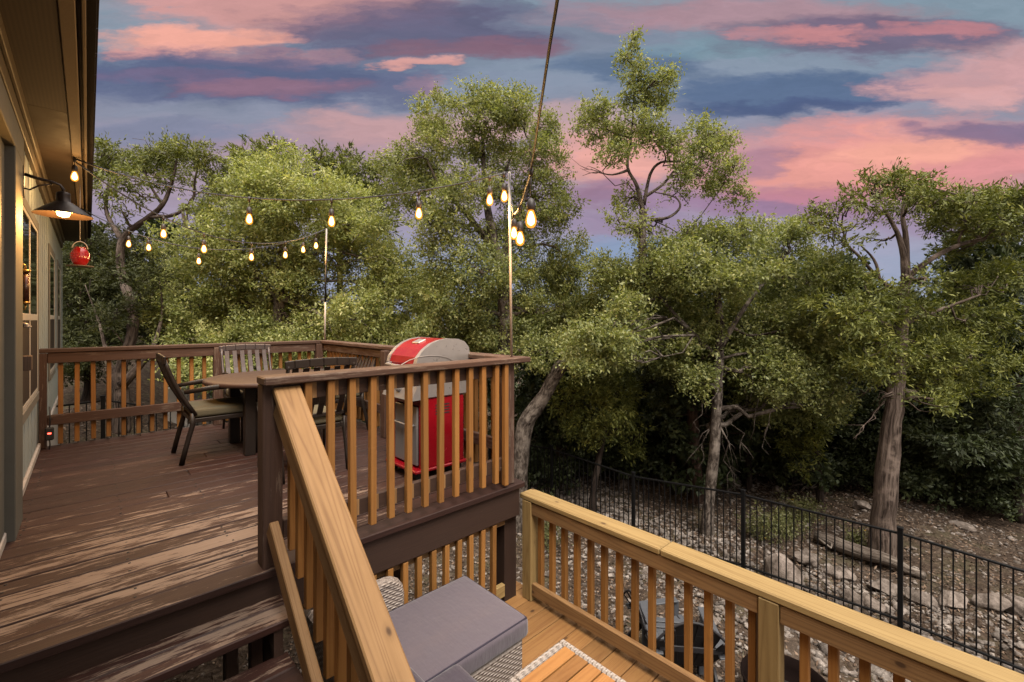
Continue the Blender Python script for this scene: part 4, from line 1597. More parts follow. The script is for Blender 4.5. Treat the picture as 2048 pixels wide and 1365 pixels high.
HK = Vector((-.095, 5.42, 2.592))
pA = sagged(HK, P1t, .28)
string_light('string light swagging from the eave hook to the pole at the grill corner', pA,
             [(at_u(pA, 150), .05), (at_u(pA, 500), .07), (at_u(pA, 664), .07), (at_u(pA, 840), .07), (at_u(pA, 978), .07), (at_u(pA, 1011), .07)])
pB = sagged(HK + Vector((0, .02, -.01)), P2t, .42)
string_light('string light swagging from the eave hook to the pole at the far corner', pB,
             [(at_u(pB, 326), .06), (at_u(pB, 408), .06), (at_u(pB, 502), .06), (at_u(pB, 570), .06), (at_u(pB, 632), .06)])
HK2 = Vector((-.095, 7.7, 2.592))
pC = sagged(HK2, P2t, .40)
string_light('farthest string light, from the far end of the eave to the corner pole', pC,
             [(at_u(pC, 256), .06), (at_u(pC, 297), .02), (at_u(pC, 398), .06), (at_u(pC, 606), .06)])
ctl = [(P1t, 0), (W(1022, 392, 3.2), 0), (W(1028, 428, 3.02), 0), (W(1040, 413, 2.66), 0), (W(1050, 380, 2.4), 0), (W(1062, 340, 2.15), 0), (W(1081, 215, 1.72), 0),
       (W(1099, 95, 1.42), 0), (W(1115, -2, 1.24), 0), (W(1140, -190, .98), 0), (W(1190, -620, .66), 0), (Vector((.2, .1, 2.57)), 0)]
pD = [p for p, r in spline(ctl, 5)]
string_light('thick near string light cable rising overhead from the pole at the grill corner', pD,
             [(W(1028, 428, 3.02), .03), (W(1040, 413, 2.66), .09), (W(1062, 340, 2.15), .135)], rad=.0055)


def build_wall_lamp():
    p = Vector((WX, 4.2, 0))
    t = thing('wall_lamp', 'lit dark metal barn lamp on a curved arm fixed to the house wall', 'lamp', (WX + .03, 4.2, 2.1))
    m = MB(); m.bb((WX + .031, 4.165, 1.98), (WX + .047, 4.235, 2.24), ch=.004); m.build('back_plate', 'lampshade', t)
    cx, cz = -.118, 1.945
    m = MB()
    m.tube([(WX + .047, 4.2, 2.125), (-.25, 4.2, 2.112), (-.17, 4.2, 2.098), (-.135, 4.2, 2.085), (cx, 4.2, 2.06), (cx, 4.2, 2.03)], .010, 10)
    m.tube([(WX + .047, 4.2, 2.035), (-.27, 4.2, 2.03), (-.23, 4.2, 2.065), (-.17, 4.2, 2.086)], .005, 8)
    m.build('arm', 'lampshade', t)
    m = MB()
    m.lathe([(.001, .10), (.02, .10), (.034, .092), (.036, .075), (.036, .035), (.045, .03), (.075, .008), (.145, -.052), (.147, -.056), (.143, -.056), (.073, .003), (.03, .026), (.001, .028)], (cx, 4.2, cz), 32)
    m.build('shade', 'lampshade', t)
    m = MB(); m.lathe([(.012, .02), (.022, -.005), (.034, -.035), (.028, -.058), (.001, -.068)], (cx, 4.2, cz), 16); m.build('bulb', 'glow_lamp', t)
    l = bpy.data.lights.new('lamp_light', 'POINT')
    l.energy = 17.0
    l.color = (1.0, 0.46, 0.11)
    l.shadow_soft_size = .035
    o = bpy.data.objects.new('lamp_light', l)
    COL.objects.link(o)
    o.parent = t
    o.location = Vector((cx, 4.2, cz - .105)) - Vector(t.location)


M['glow_lamp'] = mat_emit('lamp_bulb_glow', (1.0, 0.66, 0.25), 9.0)
build_wall_lamp()


def build_feeder():
    c = W(160, 533, 4.65)
    t = thing('bird_feeder', 'red glass hummingbird feeder hanging from the eave on a fine chain', 'bird feeder', c)
    m = MB(); m.lathe([(.001, -.004), (.105, -.004), (.108, .0), (.106, .005), (.05, .008), (.001, .008)], c, 28); m.build('tray', 'fascia', t)
    m = MB(); m.lathe([(.04, .008), (.052, .02), (.066, .05), (.074, .09), (.072, .13), (.06, .165), (.045, .182), (.042, .19), (.048, .196), (.001, .196)], c, 28); j = m.build('jar', 'redglass', t)
    m = MB()
    for zz in (.075, .10, .125):
        for k in range(18):
            a = 2 * pi * (k + (zz > .09) * .5) / 18
            m.lathe([(.001, .004), (.006, .001), (.007, -.002)], c + Vector((.0735 * math.cos(a), .0735 * math.sin(a), zz)), 6, ax=(Vector((-math.sin(a), math.cos(a), 0)), Vector((0, 0, 1)), Vector((math.cos(a), math.sin(a), 0))))
    m.build('raised_dots', 'redglass', j)
    m = MB(); m.tube([c + Vector((.058 * math.cos(a), .0, .18 + .075 * math.sin(a))) for a in [pi * k / 12 for k in range(13)]], .005, 8); m.build('handle', 'pole', t)
    top = Vector((c.x, c.y, 2.598))
    m = MB(); m.tube([c + Vector((0, 0, .255)), (c + top) / 2 + Vector((0, 0, .1)), top], .0035, 6); m.build('chain', 'pole', t)
    b = MB(); b.tube([c + Vector((0, 0, -.004)), c + Vector((0, 0, -.4)), c + Vector((0, 0, -.9))], .0012, 4); b.build('cord', 'cable', t)


build_feeder()


def build_wall_fittings():
    y = 4.13
    t = thing('wall_bell', 'brass bracket holding a brown tube on the wall below the lamp', 'wall fitting', (WX + .03, y, 1.4))
    q = WX + .055
    m = MB()
    m.tube([(WX + .03, y, 1.545), (q - .006, y, 1.545), (q, y, 1.538), (q, y, 1.51)], .005, 8)
    m.lathe([(.001, .008), (.024, .008), (.024, -.008), (.001, -.008)], (q, y, 1.505), 18)
    m.lathe([(.001, .008), (.022, .008), (.022, -.008), (.001, -.008)], (q, y, 1.305), 18)
    m.bb((WX + .0305, y - .022, 1.30), (WX + .036, y + .022, 1.515))
    m.tube([(q, y, 1.30), (q, y, 1.265), (WX + .03, y, 1.258)], .005, 8)
    m.build('bracket', 'brass', t)
    m = MB(); m.tube([(q, y, 1.497), (q, y, 1.313)], .0175, 16); m.build('tube', 'amber', t)
    t = thing('bottle_opener', 'silver bottle opener on a weathered board with a wooden cap catcher', 'bottle opener', (WX + .03, y, 1.0))
    m = MB(); m.bb((WX + .0305, y - .035, .88), (WX + .042, y + .035, 1.20), grain=2); m.build('board', 'oldwood', t)
    m = MB(); m.tube([(WX + .042, y, 1.175), (WX + .06, y, 1.168), (WX + .075, y, 1.155)], [.010, .012, .009], 10); m.lathe([(.009, -.005), (.019, -.005), (.019, .005), (.009, .005)], (WX + .064, y, 1.157), 14); m.build('opener', 'steel', t)
    m = MB()
    m.bb((WX + .0425, y - .045, .885), (WX + .085, y - .035, .975)); m.bb((WX + .0425, y + .035, .885), (WX + .085, y + .045, .975)); m.bb((WX + .076, y - .034, .885), (WX + .085, y + .034, .975)); m.bb((WX + .0425, y - .034, .885), (WX + .0755, y + .034, .895))
    m.build('cap_box', 'oldwood', t)
    c = W(99, 868, 4.16)
    t = thing('outdoor_timer', 'small black outlet timer with a red light hanging by the corner post', 'timer', c)
    m = MB(); m.bb(c + Vector((-.03, -.02, -.06)), c + Vector((.03, .02, .06)), ch=.01); m.build('case', 'rubber', t)
    m = MB(); m.bb(c + Vector((-.012, -.0225, .0)), c + Vector((.012, -.0202, .012)), ch=.001); m.build('lamp', 'led', t)
    m = MB(); m.tube([c + Vector((0, 0, .06)), c + Vector((.005, 0, .13)), c + Vector((.0, .01, .25))], .005, 6); m.tube([c + Vector((0, 0, -.06)), c + Vector((.004, 0, -.10)), c + Vector((-.01, .01, -.2))], .005, 6); m.build('cord', 'cable', t)


build_wall_fittings()

# ------------------------------------------------------------------ trees
tree('oak_tree', 'tall gnarled oak with curving trunk and airy crown against the sky', 8.6,
     [[(1036, 1060, 8.5, 0.16), (1040, 940, 8.5, 0.152), (1052, 850, 8.5, 0.16), (1090, 790, 8.5, 0.136), (1118, 740, 8.5, 0.136), (1160, 695, 8.6, 0.12), (1225, 670, 8.7, 0.112), (1270, 640, 8.7, 0.104), (1286, 560, 8.6, 0.092), (1284, 480, 8.6, 0.08), (1286, 420, 8.6, 0.072)],
      [(1286, 425, 8.6, 0.05304), (1274, 372, 8.6, 0.03744), (1255, 335, 8.6, 0.02808), (1262, 280, 8.6, 0.02184), (1268, 190, 8.6, 0.0156), (1262, 90, 8.6, 0.00624)],
      [(1258, 340, 8.6, 0.0312), (1225, 350, 8.5, 0.0156), (1190, 345, 8.5, 0.008736), (1165, 352, 8.5, 0.003744)],
      [(1262, 275, 8.6, 0.02184), (1232, 268, 8.5, 0.01747), (1205, 252, 8.5, 0.01248), (1185, 230, 8.5, 0.00624)],
      [(1288, 410, 8.6, 0.03744), (1300, 350, 8.6, 0.02808), (1322, 325, 8.6, 0.02371), (1360, 322, 8.6, 0.01872), (1395, 300, 8.6, 0.01123), (1430, 290, 8.6, 0.00624)],
      [(1288, 395, 8.6, 0.03432), (1325, 370, 8.6, 0.02496), (1350, 340, 8.7, 0.01872), (1368, 330, 8.7, 0.01248)],
      [(1290, 440, 8.6, 0.03744), (1335, 436, 8.5, 0.02808), (1360, 415, 8.5, 0.02184), (1350, 395, 8.5, 0.0156), (1310, 385, 8.5, 0.01123)],
      [(1286, 500, 8.6, 0.0312), (1325, 497, 8.5, 0.01872), (1370, 470, 8.5, 0.01248), (1440, 380, 8.4, 0.007488)]],
     [(1262, 85, 16, 23.52), (1250, 120, 17.6, 25.2), (1278, 135, 24, 25.2), (1255, 170, 20.8, 25.2, .8), (1310, 165, 36.8, 18.48), (1335, 150, 20.8, 18.48, .8), (1275, 200, 36, 26.88), (1320, 200, 27.2, 23.52),
      (1195, 218, 35.2, 26.88), (1165, 240, 25.6, 25.2), (1220, 250, 32, 23.52, .8), (1285, 245, 48, 25.2), (1250, 285, 49.6, 23.52), (1185, 275, 27.2, 16.8, .8), (1310, 275, 32, 25.2), (1230, 310, 33.6, 18.48),
      (1350, 285, 32, 28.56), (1405, 270, 44.8, 28.56), (1450, 290, 32, 30.24), (1400, 320, 48, 33.6), (1455, 340, 33.6, 28.56), (1370, 345, 28.8, 21.84, .6), (1430, 375, 36.8, 20.16), (1475, 388, 24, 21.84),
      (1355, 385, 43.2, 23.52, .35), (1255, 405, 35.2, 28.56, .5), (1235, 440, 32, 28.56, .45), (1300, 470, 32, 25.2, .35), (1275, 460, 27.2, 33.6, .4)],
     'oak_leaf', dens=.85, L=.056, Wd=.028, bare=[(1270, 385, 8.6, 1165, 340), (1290, 440, 8.6, 1440, 470), (1330, 325, 8.6, 1400, 345)], depth=1.2)

tree('oak_tree', 'broad airy oak behind the light pole with string bulbs in front of its crown', 9.4,
     [[(1000, 900, 9.4, .17), (1010, 700, 9.4, .15), (1005, 560, 9.4, .12), (985, 470, 9.4, .10), (970, 380, 9.4, .06), (965, 270, 9.4, .03)],
      [(1000, 540, 9.4, .08), (1030, 440, 9.4, .06), (1060, 360, 9.4, .04), (1060, 280, 9.4, .02)],
      [(990, 500, 9.4, .08), (935, 430, 9.4, .055), (880, 370, 9.4, .03), (850, 310, 9.4, .015)],
      [(975, 410, 9.4, .05), (1000, 370, 9.4, .04), (1020, 320, 9.4, .02)]],
     [(960, 195, 51.6, 29.24), (900, 205, 34.4, 22.36, .8), (860, 240, 48.16, 29.24), (1030, 215, 51.6, 30.96), (975, 240, 68.8, 34.4), (1085, 250, 39.56, 29.24), (900, 285, 68.8, 37.84), (830, 300, 39.56, 34.4, .8), (1000, 300, 68.8, 37.84), (1080, 310, 48.16, 37.84),
      (800, 345, 43, 29.24, .7), (770, 330, 34.4, 25.8, .6), (860, 350, 60.2, 34.4), (940, 370, 68.8, 37.84), (1100, 370, 46.44, 39.56), (1030, 380, 51.6, 37.84, .7), (820, 390, 60.2, 34.4, .8), (900, 430, 68.8, 37.84, .8), (1120, 420, 34.4, 34.4), (1060, 450, 68.8, 43), (1000, 480, 60.2, 43, .8), (860, 450, 51.6, 34.4, .7), (960, 540, 86, 56.76), (1070, 540, 77.4, 56.76), (1140, 520, 51.6, 51.6, .7), (880, 520, 51.6, 51.6, .8),
      (1000, 630, 94.6, 56.76), (1100, 620, 77.4, 56.76), (900, 610, 60.2, 51.6), (1150, 600, 60.2, 51.6), (1000, 700, 68.8, 43), (1080, 700, 60.2, 37.84), (940, 680, 60.2, 43), (860, 680, 51.6, 43)],
     'oak_leaf', dens=1.0, L=.056, Wd=.028, depth=1.6)

tree('oak_tree', 'spreading oak with straight pale grey trunk behind the black fence', 8.7,
     [[(1413, 1075, 8.4, .105), (1418, 1000, 8.4, .10), (1430, 880, 8.4, .095), (1436, 760, 8.5, .09), (1440, 650, 8.6, .075), (1430, 540, 8.7, .05), (1430, 470, 8.7, .02)],
      [(1438, 700, 8.5, .06), (1500, 600, 8.6, .04), (1570, 520, 8.7, .02)],
      [(1438, 720, 8.5, .05), (1360, 640, 8.5, .035), (1290, 560, 8.5, .02)]],
     [(1210, 545, 56, 34), (1270, 560, 66, 44), (1340, 500, 60, 34), (1380, 540, 80, 56), (1420, 470, 70, 30), (1490, 470, 70, 34), (1470, 540, 90, 60), (1560, 500, 70, 44), (1590, 460, 46, 30, .8), (1570, 570, 90, 60), (1640, 560, 60, 54), (1330, 600, 90, 56), (1230, 620, 70, 56), (1180, 660, 60, 56),
      (1420, 640, 100, 66), (1520, 660, 110, 70), (1620, 650, 80, 66), (1300, 690, 80, 50), (1220, 710, 66, 44), (1380, 720, 80, 46), (1460, 740, 70, 44), (1550, 750, 90, 56), (1640, 740, 70, 56), (1600, 810, 80, 40), (1520, 810, 60, 34, .7), (1660, 800, 44, 40, .8), (1400, 765, 44, 28, .7), (1150, 690, 60, 36, 1, -.9), (1205, 665, 60, 40, 1, -.9), (1255, 625, 56, 46, 1, -.8), (1285, 560, 40, 40, .8, -.7), (1175, 725, 50, 26, .9, -.8), (1235, 700, 50, 34, .9, -.8)],
     'oak_leaf', dens=1.05, L=.060, Wd=.030, depth=1.5,
     bare=[(1440, 800, 8.45, 1475, 960), (1436, 830, 8.4, 1395, 940), (1440, 790, 8.4, 1500, 900), (1438, 850, 8.4, 1465, 1000), (1500, 730, 8.3, 1500, 880), (1530, 720, 8.3, 1545, 870), (1436, 780, 8.4, 1380, 860)])

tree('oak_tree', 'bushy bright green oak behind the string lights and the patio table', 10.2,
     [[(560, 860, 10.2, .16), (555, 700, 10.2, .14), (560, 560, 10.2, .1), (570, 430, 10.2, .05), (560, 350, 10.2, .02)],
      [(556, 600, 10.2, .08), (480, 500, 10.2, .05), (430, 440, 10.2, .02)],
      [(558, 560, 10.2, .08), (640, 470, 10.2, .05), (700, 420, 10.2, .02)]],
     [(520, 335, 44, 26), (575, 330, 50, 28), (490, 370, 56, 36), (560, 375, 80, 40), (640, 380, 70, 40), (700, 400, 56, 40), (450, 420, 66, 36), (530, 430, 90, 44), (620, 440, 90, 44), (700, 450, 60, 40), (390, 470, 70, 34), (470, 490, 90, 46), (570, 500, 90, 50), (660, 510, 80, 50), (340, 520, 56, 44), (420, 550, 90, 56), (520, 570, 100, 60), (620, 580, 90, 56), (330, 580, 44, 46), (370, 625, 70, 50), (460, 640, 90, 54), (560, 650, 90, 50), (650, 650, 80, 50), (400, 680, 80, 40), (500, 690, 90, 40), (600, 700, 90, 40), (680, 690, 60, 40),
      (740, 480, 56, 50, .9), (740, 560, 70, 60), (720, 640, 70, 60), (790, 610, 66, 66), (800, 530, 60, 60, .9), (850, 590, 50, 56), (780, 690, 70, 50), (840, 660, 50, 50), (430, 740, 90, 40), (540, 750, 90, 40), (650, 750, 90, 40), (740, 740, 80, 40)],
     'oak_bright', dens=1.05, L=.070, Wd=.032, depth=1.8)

tree('juniper_tree', 'old juniper with twisted forking trunk and flat open top beside the house eave', 10.0,
     [[(243, 880, 9.4, 0.1394), (243, 800, 9.4, 0.1394), (240, 745, 9.5, 0.1066), (262, 680, 9.6, 0.0984), (266, 620, 9.8, 0.1066), (248, 560, 10, 0.0902), (240, 510, 10, 0.0779), (252, 470, 10, 0.0697), (290, 440, 10, 0.0574), (325, 410, 10, 0.0492), (345, 360, 10, 0.0328), (355, 310, 10, 0.0164)],
      [(243, 780, 9.4, 0.0984), (222, 735, 9.5, 0.0574), (212, 700, 9.6, 0.041), (196, 640, 9.8, 0.0205), (170, 570, 9.8, 0.00656)],
      [(245, 770, 9.4, 0.1066), (290, 720, 9.5, 0.0656), (312, 680, 9.6, 0.0451), (325, 620, 9.8, 0.0246), (318, 560, 9.8, 0.00656)],
      [(245, 480, 10, 0.0574), (215, 430, 10, 0.041), (215, 380, 10, 0.0328), (240, 330, 10, 0.0164)],
      [(300, 435, 10, 0.041), (350, 430, 10, 0.0369), (385, 400, 10, 0.0287), (390, 360, 10, 0.0205), (400, 310, 10, 0.0123)],
      [(365, 420, 10, 0.0328), (372, 455, 10, 0.0246), (380, 400, 10, 0.0164), (430, 370, 10, 0.00984)],
      [(325, 410, 10, 0.0328), (300, 370, 10, 0.0246), (285, 330, 10, 0.0123)]],
     [(205, 310, 34, 26), (250, 320, 44, 20), (215, 345, 36, 24), (290, 320, 40, 22), (330, 300, 46, 22), (375, 300, 40, 22), (410, 315, 36, 24), (350, 330, 60, 20), (300, 350, 50, 16, .8), (250, 360, 40, 20, .8), (425, 350, 26, 20), (205, 390, 28, 26, .6), (270, 385, 34, 18, .6), (340, 365, 36, 16, .6), (240, 420, 26, 20, .5), (440, 385, 24, 20, .7), (420, 410, 26, 16, .6)],
     'juniper_leaf', 'juniper_bark', 'juniper', dens=.72, L=.085, Wd=.024, depth=1.4,
     bare=[(262, 620, 9.8, 330, 560), (250, 690, 9.6, 180, 640), (290, 445, 10, 380, 440), (240, 500, 10, 190, 430)])

tree('juniper_tree', 'lower boughs of the flat topped juniper, shade put into leaf colour, behind the red feeder', 10.8,  # lower boughs on an added trunk, their shade put into the leaf colour
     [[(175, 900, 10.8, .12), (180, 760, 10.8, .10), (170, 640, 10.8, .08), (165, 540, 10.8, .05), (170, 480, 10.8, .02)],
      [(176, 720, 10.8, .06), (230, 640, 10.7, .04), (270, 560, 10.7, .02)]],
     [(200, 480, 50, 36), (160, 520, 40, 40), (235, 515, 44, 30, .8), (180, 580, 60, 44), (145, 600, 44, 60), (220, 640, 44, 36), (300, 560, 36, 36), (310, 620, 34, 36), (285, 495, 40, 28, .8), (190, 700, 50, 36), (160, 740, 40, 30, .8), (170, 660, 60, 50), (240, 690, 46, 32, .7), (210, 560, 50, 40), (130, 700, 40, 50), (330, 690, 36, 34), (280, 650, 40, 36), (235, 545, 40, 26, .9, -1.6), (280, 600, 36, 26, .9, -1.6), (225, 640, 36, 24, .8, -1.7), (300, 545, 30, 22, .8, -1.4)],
     'shade_tinted_juniper', 'dark_bark', 'juniper', dens=.95, L=.085, Wd=.024, depth=1.2)

tree('juniper_tree', 'big juniper with thick pale stringy trunk behind the black fence at the right', 7.9,
     [[(1762, 1120, 7.7, 0.1974), (1766, 1030, 7.7, 0.1806), (1775, 930, 7.7, 0.1638), (1786, 840, 7.7, 0.1386), (1793, 760, 7.8, 0.126), (1800, 680, 7.8, 0.1092), (1806, 600, 7.8, 0.0924), (1812, 548, 7.8, 0.0714), (1800, 480, 7.8, 0.042), (1770, 420, 7.8, 0.0252), (1750, 380, 7.8, 0.01008)],
      [(1812, 548, 7.8, 0.0588), (1812, 480, 7.8, 0.042), (1806, 420, 7.8, 0.0294), (1830, 370, 7.8, 0.01008)],
      [(1810, 560, 7.8, 0.0588), (1860, 520, 7.7, 0.042), (1920, 490, 7.7, 0.0336), (2000, 470, 7.7, 0.021), (2060, 450, 7.7, 0.01008)],
      [(1806, 590, 7.8, 0.0504), (1760, 560, 7.9, 0.0336), (1715, 510, 7.9, 0.0252), (1680, 480, 7.9, 0.0126)],
      [(1760, 560, 7.9, 0.0252), (1748, 520, 7.9, 0.021), (1720, 490, 7.9, 0.01008)],
      [(1800, 660, 7.8, 0.0504), (1720, 630, 7.7, 0.0294), (1650, 600, 7.7, 0.0126)],
      [(1800, 650, 7.8, 0.0504), (1880, 620, 7.7, 0.0294), (1960, 590, 7.6, 0.0126)]],
     [(1745, 362, 29.92, 12.8), (1780, 355, 26.4, 12.8), (1830, 356, 31.68, 16), (1715, 388, 26.4, 11.2), (1800, 385, 38.72, 14.4), (1855, 390, 35.2, 16), (1760, 400, 35.2, 11.2, .8), (1890, 410, 40.48, 17.6), (1830, 420, 52.8, 17.6), (1940, 405, 31.68, 20.8), (1990, 410, 44, 20.8), (1930, 440, 56.32, 24), (2010, 440, 44, 25.6), (2050, 420, 35.2, 24), (1870, 450, 44, 17.6, .8), (1740, 440, 29.92, 11.2, .6), (1640, 420, 31.68, 9.6, .7), (1620, 445, 22.88, 11.2, .6), (1665, 460, 38.72, 12.8, .7), (1690, 490, 35.2, 14.4, .6), (1960, 480, 52.8, 14.4, .7), (1900, 500, 44, 14.4, .6), (1760, 480, 35.2, 12.8, .35),
      (1690, 560, 52.8, 28.8), (1740, 590, 58.08, 27.2, .9), (1850, 560, 49.28, 24, .8), (1910, 575, 52.8, 28.8), (1970, 560, 52.8, 32), (1660, 620, 56.32, 32), (1720, 640, 61.6, 35.2), (1800, 630, 70.4, 32, .8), (1880, 630, 70.4, 35.2), (1960, 640, 61.6, 40), (1700, 690, 70.4, 35.2), (1780, 690, 79.2, 35.2), (1860, 700, 79.2, 40), (1940, 710, 70.4, 40), (1740, 735, 61.6, 24), (1830, 745, 70.4, 27.2), (1910, 770, 70.4, 32), (1870, 800, 44, 24, .7), (2010, 560, 44, 32), (1905, 400, 44, 16), (1960, 392, 40, 18), (2015, 398, 46, 20), (2060, 405, 40, 22), (1945, 425, 50, 18), (2000, 428, 50, 18), (1985, 455, 56, 16), (2050, 452, 44, 20), (1880, 432, 44, 14, .8), (1700, 405, 40, 10, .8), (1655, 430, 36, 10, .8), (1790, 372, 40, 12), (1850, 372, 40, 12)],
     'juniper_leaf', 'juniper_bark', 'juniper', dens=.85, L=.080, Wd=.023, depth=1.4,
     bare=[(1795, 760, 7.7, 1700, 790), (1790, 790, 7.7, 1690, 850), (1800, 700, 7.7, 1730, 700), (1806, 620, 7.7, 1730, 600), (1806, 600, 7.7, 1880, 640), (1795, 780, 7.7, 1740, 830)])

tree('juniper_tree', 'dark juniper filling the right edge of the view with bluish foliage', 9.0,
     [[(2040, 1050, 9.0, .10), (2035, 900, 9.0, .10), (2030, 760, 9.0, .08), (2030, 620, 9.0, .05), (2040, 540, 9.0, .02)]],
     [(2030, 560, 40, 46), (2000, 640, 50, 50), (2050, 640, 50, 60), (1990, 720, 60, 56), (2050, 740, 56, 60), (2000, 800, 60, 56), (1960, 860, 66, 50), (2040, 850, 60, 60), (1920, 880, 60, 44), (2000, 920, 66, 44), (2060, 940, 50, 50), (1880, 860, 56, 44)],
     'dark_leaf', 'dark_bark', 'juniper', dens=1.0, L=.10, Wd=.032, depth=1.2)

tree('juniper_tree', 'small juniper with leaning brown trunk in the shade of the oaks, behind the black fence', 9.6,
     [[(1185, 1000, 9.2, .07), (1192, 950, 9.3, .07), (1205, 880, 9.5, .06), (1215, 820, 9.6, .05), (1200, 740, 9.7, .02)],
      [(1205, 880, 9.5, .04), (1250, 850, 9.5, .02), (1280, 870, 9.5, .008)]],
     [(1180, 770, 56, 34), (1240, 780, 46, 34), (1200, 820, 66, 34), (1160, 850, 40, 30, .8), (1250, 840, 50, 30), (1215, 870, 50, 26, .8), (1260, 885, 30, 24, .7), (1130, 790, 36, 36, .8)],
     'juniper_leaf', 'dark_bark', 'juniper', dens=.8, L=.080, Wd=.023, depth=.9)

tree('oak_tree', 'shaded leafy oak sapling between the pale oak trunk and the thick juniper trunk', 11.0,
     [[(1690, 960, 11, .07), (1690, 850, 11, .06), (1700, 760, 11, .03)]],
     [(1690, 810, 66, 40), (1740, 850, 70, 40), (1660, 860, 60, 36), (1710, 890, 60, 30), (1800, 860, 70, 44), (1850, 890, 70, 36), (1790, 910, 60, 24, .8), (1880, 920, 50, 24, .8), (1620, 850, 50, 36)],
     'dark_leaf', 'dark_bark', dens=1.0, L=.085, Wd=.045, depth=1.2)

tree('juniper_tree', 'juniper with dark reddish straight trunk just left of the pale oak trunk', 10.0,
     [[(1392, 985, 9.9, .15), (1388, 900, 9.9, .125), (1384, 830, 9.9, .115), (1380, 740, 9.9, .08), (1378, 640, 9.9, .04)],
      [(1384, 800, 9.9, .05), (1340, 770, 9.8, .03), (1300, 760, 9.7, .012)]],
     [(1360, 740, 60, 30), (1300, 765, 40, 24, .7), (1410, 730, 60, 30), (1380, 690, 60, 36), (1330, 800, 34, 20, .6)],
     'shade_tinted_juniper', 'red_bark', 'juniper', dens=.85, L=.085, Wd=.024, depth=.9,
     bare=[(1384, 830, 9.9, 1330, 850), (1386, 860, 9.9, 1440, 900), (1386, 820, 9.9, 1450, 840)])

tree('juniper_tree', 'drooping yellow green juniper bough with thin trunk left of the thick juniper', 9.6,
     [[(1640, 960, 9.8, .06), (1630, 860, 9.7, .05), (1615, 780, 9.6, .02)]],
     [(1590, 800, 40, 30, .8), (1610, 850, 40, 34), (1580, 880, 30, 28, .8), (1620, 900, 30, 24, .8), (1600, 940, 22, 14, .6)],
     'juniper_leaf', 'dark_bark', 'juniper', dens=.8, L=.080, Wd=.023, depth=.7)

for (lab, d, tr, cl) in (
    ('dark pointed juniper rising behind the bright green oak, near the eave side', 13.0, [[(505, 860, 13, .12), (505, 500, 13, .08), (505, 320, 13, .03)]],
     [(500, 312, 26, 26), (545, 300, 40, 22), (575, 305, 30, 22), (470, 340, 26, 26, .8), (520, 345, 60, 36), (500, 400, 70, 46)]),
    ('dark juniper rising between the bright green oak and the broad airy oak', 13.0, [[(680, 860, 13, .12), (680, 520, 13, .08), (680, 340, 13, .03)]],
     [(640, 315, 40, 22), (690, 325, 44, 26), (655, 350, 50, 30), (725, 350, 50, 34), (700, 390, 70, 40), (770, 380, 50, 36), (740, 430, 80, 40), (690, 460, 80, 40)]),
):
    tree('juniper_tree', lab, d, tr, cl, 'juniper_leaf', 'dark_bark', 'juniper', dens=.8, L=.13, Wd=.035, depth=1.2)

# shaded trees standing back in the wood: three kinds, copied
def wood_tree(seed, hgt, rad):
    random.seed(seed)
    t = thing('wood_tree', '', 'tree', (0, 0, 0), 'slim trees standing back in the dark wood')
    mb = MB()
    sp = add_limb(mb, [((0, 0, -.2), .085), ((.05, .03, hgt * .3), .075), ((-.06, .05, hgt * .6), .05), ((.05, 0, hgt * .95), .015)], 7)
    for k in range(7):
        p, r = sp[random.randint(3, len(sp) - 2)]
        a = random.uniform(0, 2 * pi)
        mb.tube(wob(p, p + Vector((math.cos(a) * rad * .8, math.sin(a) * rad * .8, random.uniform(.0, .6))), 4, .08), [.03, .022, .016, .01, .005], 5)
    mb.build('trunk', 'dark_bark', t)
    C, R = [], []
    for k in range(20):
        a = random.uniform(0, 2 * pi)
        z = hgt * (random.uniform(.33, 1.0) if k < 15 else random.uniform(.12, .4))
        rr = rad * random.uniform(.1, .85) * (1.15 - z / hgt * .6)
        C.append((rr * math.cos(a), rr * math.sin(a), z)); s = random.uniform(.4, .7)
        R.append((s, s, s * .7))
    C, R = np.array(C), np.array(R)
    V, r = leaf_faces(C, R, R[:, 0] * R[:, 2], 7000, .14, .075, 'oak')
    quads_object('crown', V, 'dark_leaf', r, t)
    return t


woods = [wood_tree(21, 5.2, 1.7), wood_tree(22, 4.6, 1.9), wood_tree(23, 5.8, 1.6)]
random.seed(99)
wspots = [(u, d) for u, d in [(1090, 11.5), (1160, 12.5), (1250, 11.8), (1330, 12.6), (1375, 10.8), (1480, 12.0), (1540, 11.4), (1590, 13.0), (1660, 12.4), (1760, 11.8), (1840, 12.6), (1930, 11.2), (2010, 11.6), (2090, 10.8),
          (1120, 15), (1210, 15.5), (1300, 16), (1400, 15), (1500, 15.5), (1600, 16), (1700, 15), (1800, 15.5), (1900, 15), (2000, 15.5), (2080, 14), (1120, 10.6), (1290, 11.0), (1350, 10.4), (1500, 10.7), (1570, 10.9), (1840, 10.2), (1900, 9.9), (1980, 10.0), (1020, 14), (940, 15), (860, 14), (780, 15), (700, 14.5), (600, 15), (500, 14.5), (420, 15.5), (330, 14), (260, 16), (180, 14.5), (110, 15.5), (40, 15)]]
for i, (u, d) in enumerate(wspots):
    o = woods[i] if i < 3 else copy_tree(woods[i % 3])
    p = W(u, 640, d)
    p.z = float(gz(p.x, p.y))
    o.location = p
    o.rotation_euler.z = random.uniform(0, 6.28)
    sc = random.uniform(.82, 1.0) if u > 650 else random.uniform(.7, .85)
    o.scale = (sc, sc, sc)
    o['label'] = 'slim tree with dark crown standing back in the shady wood'

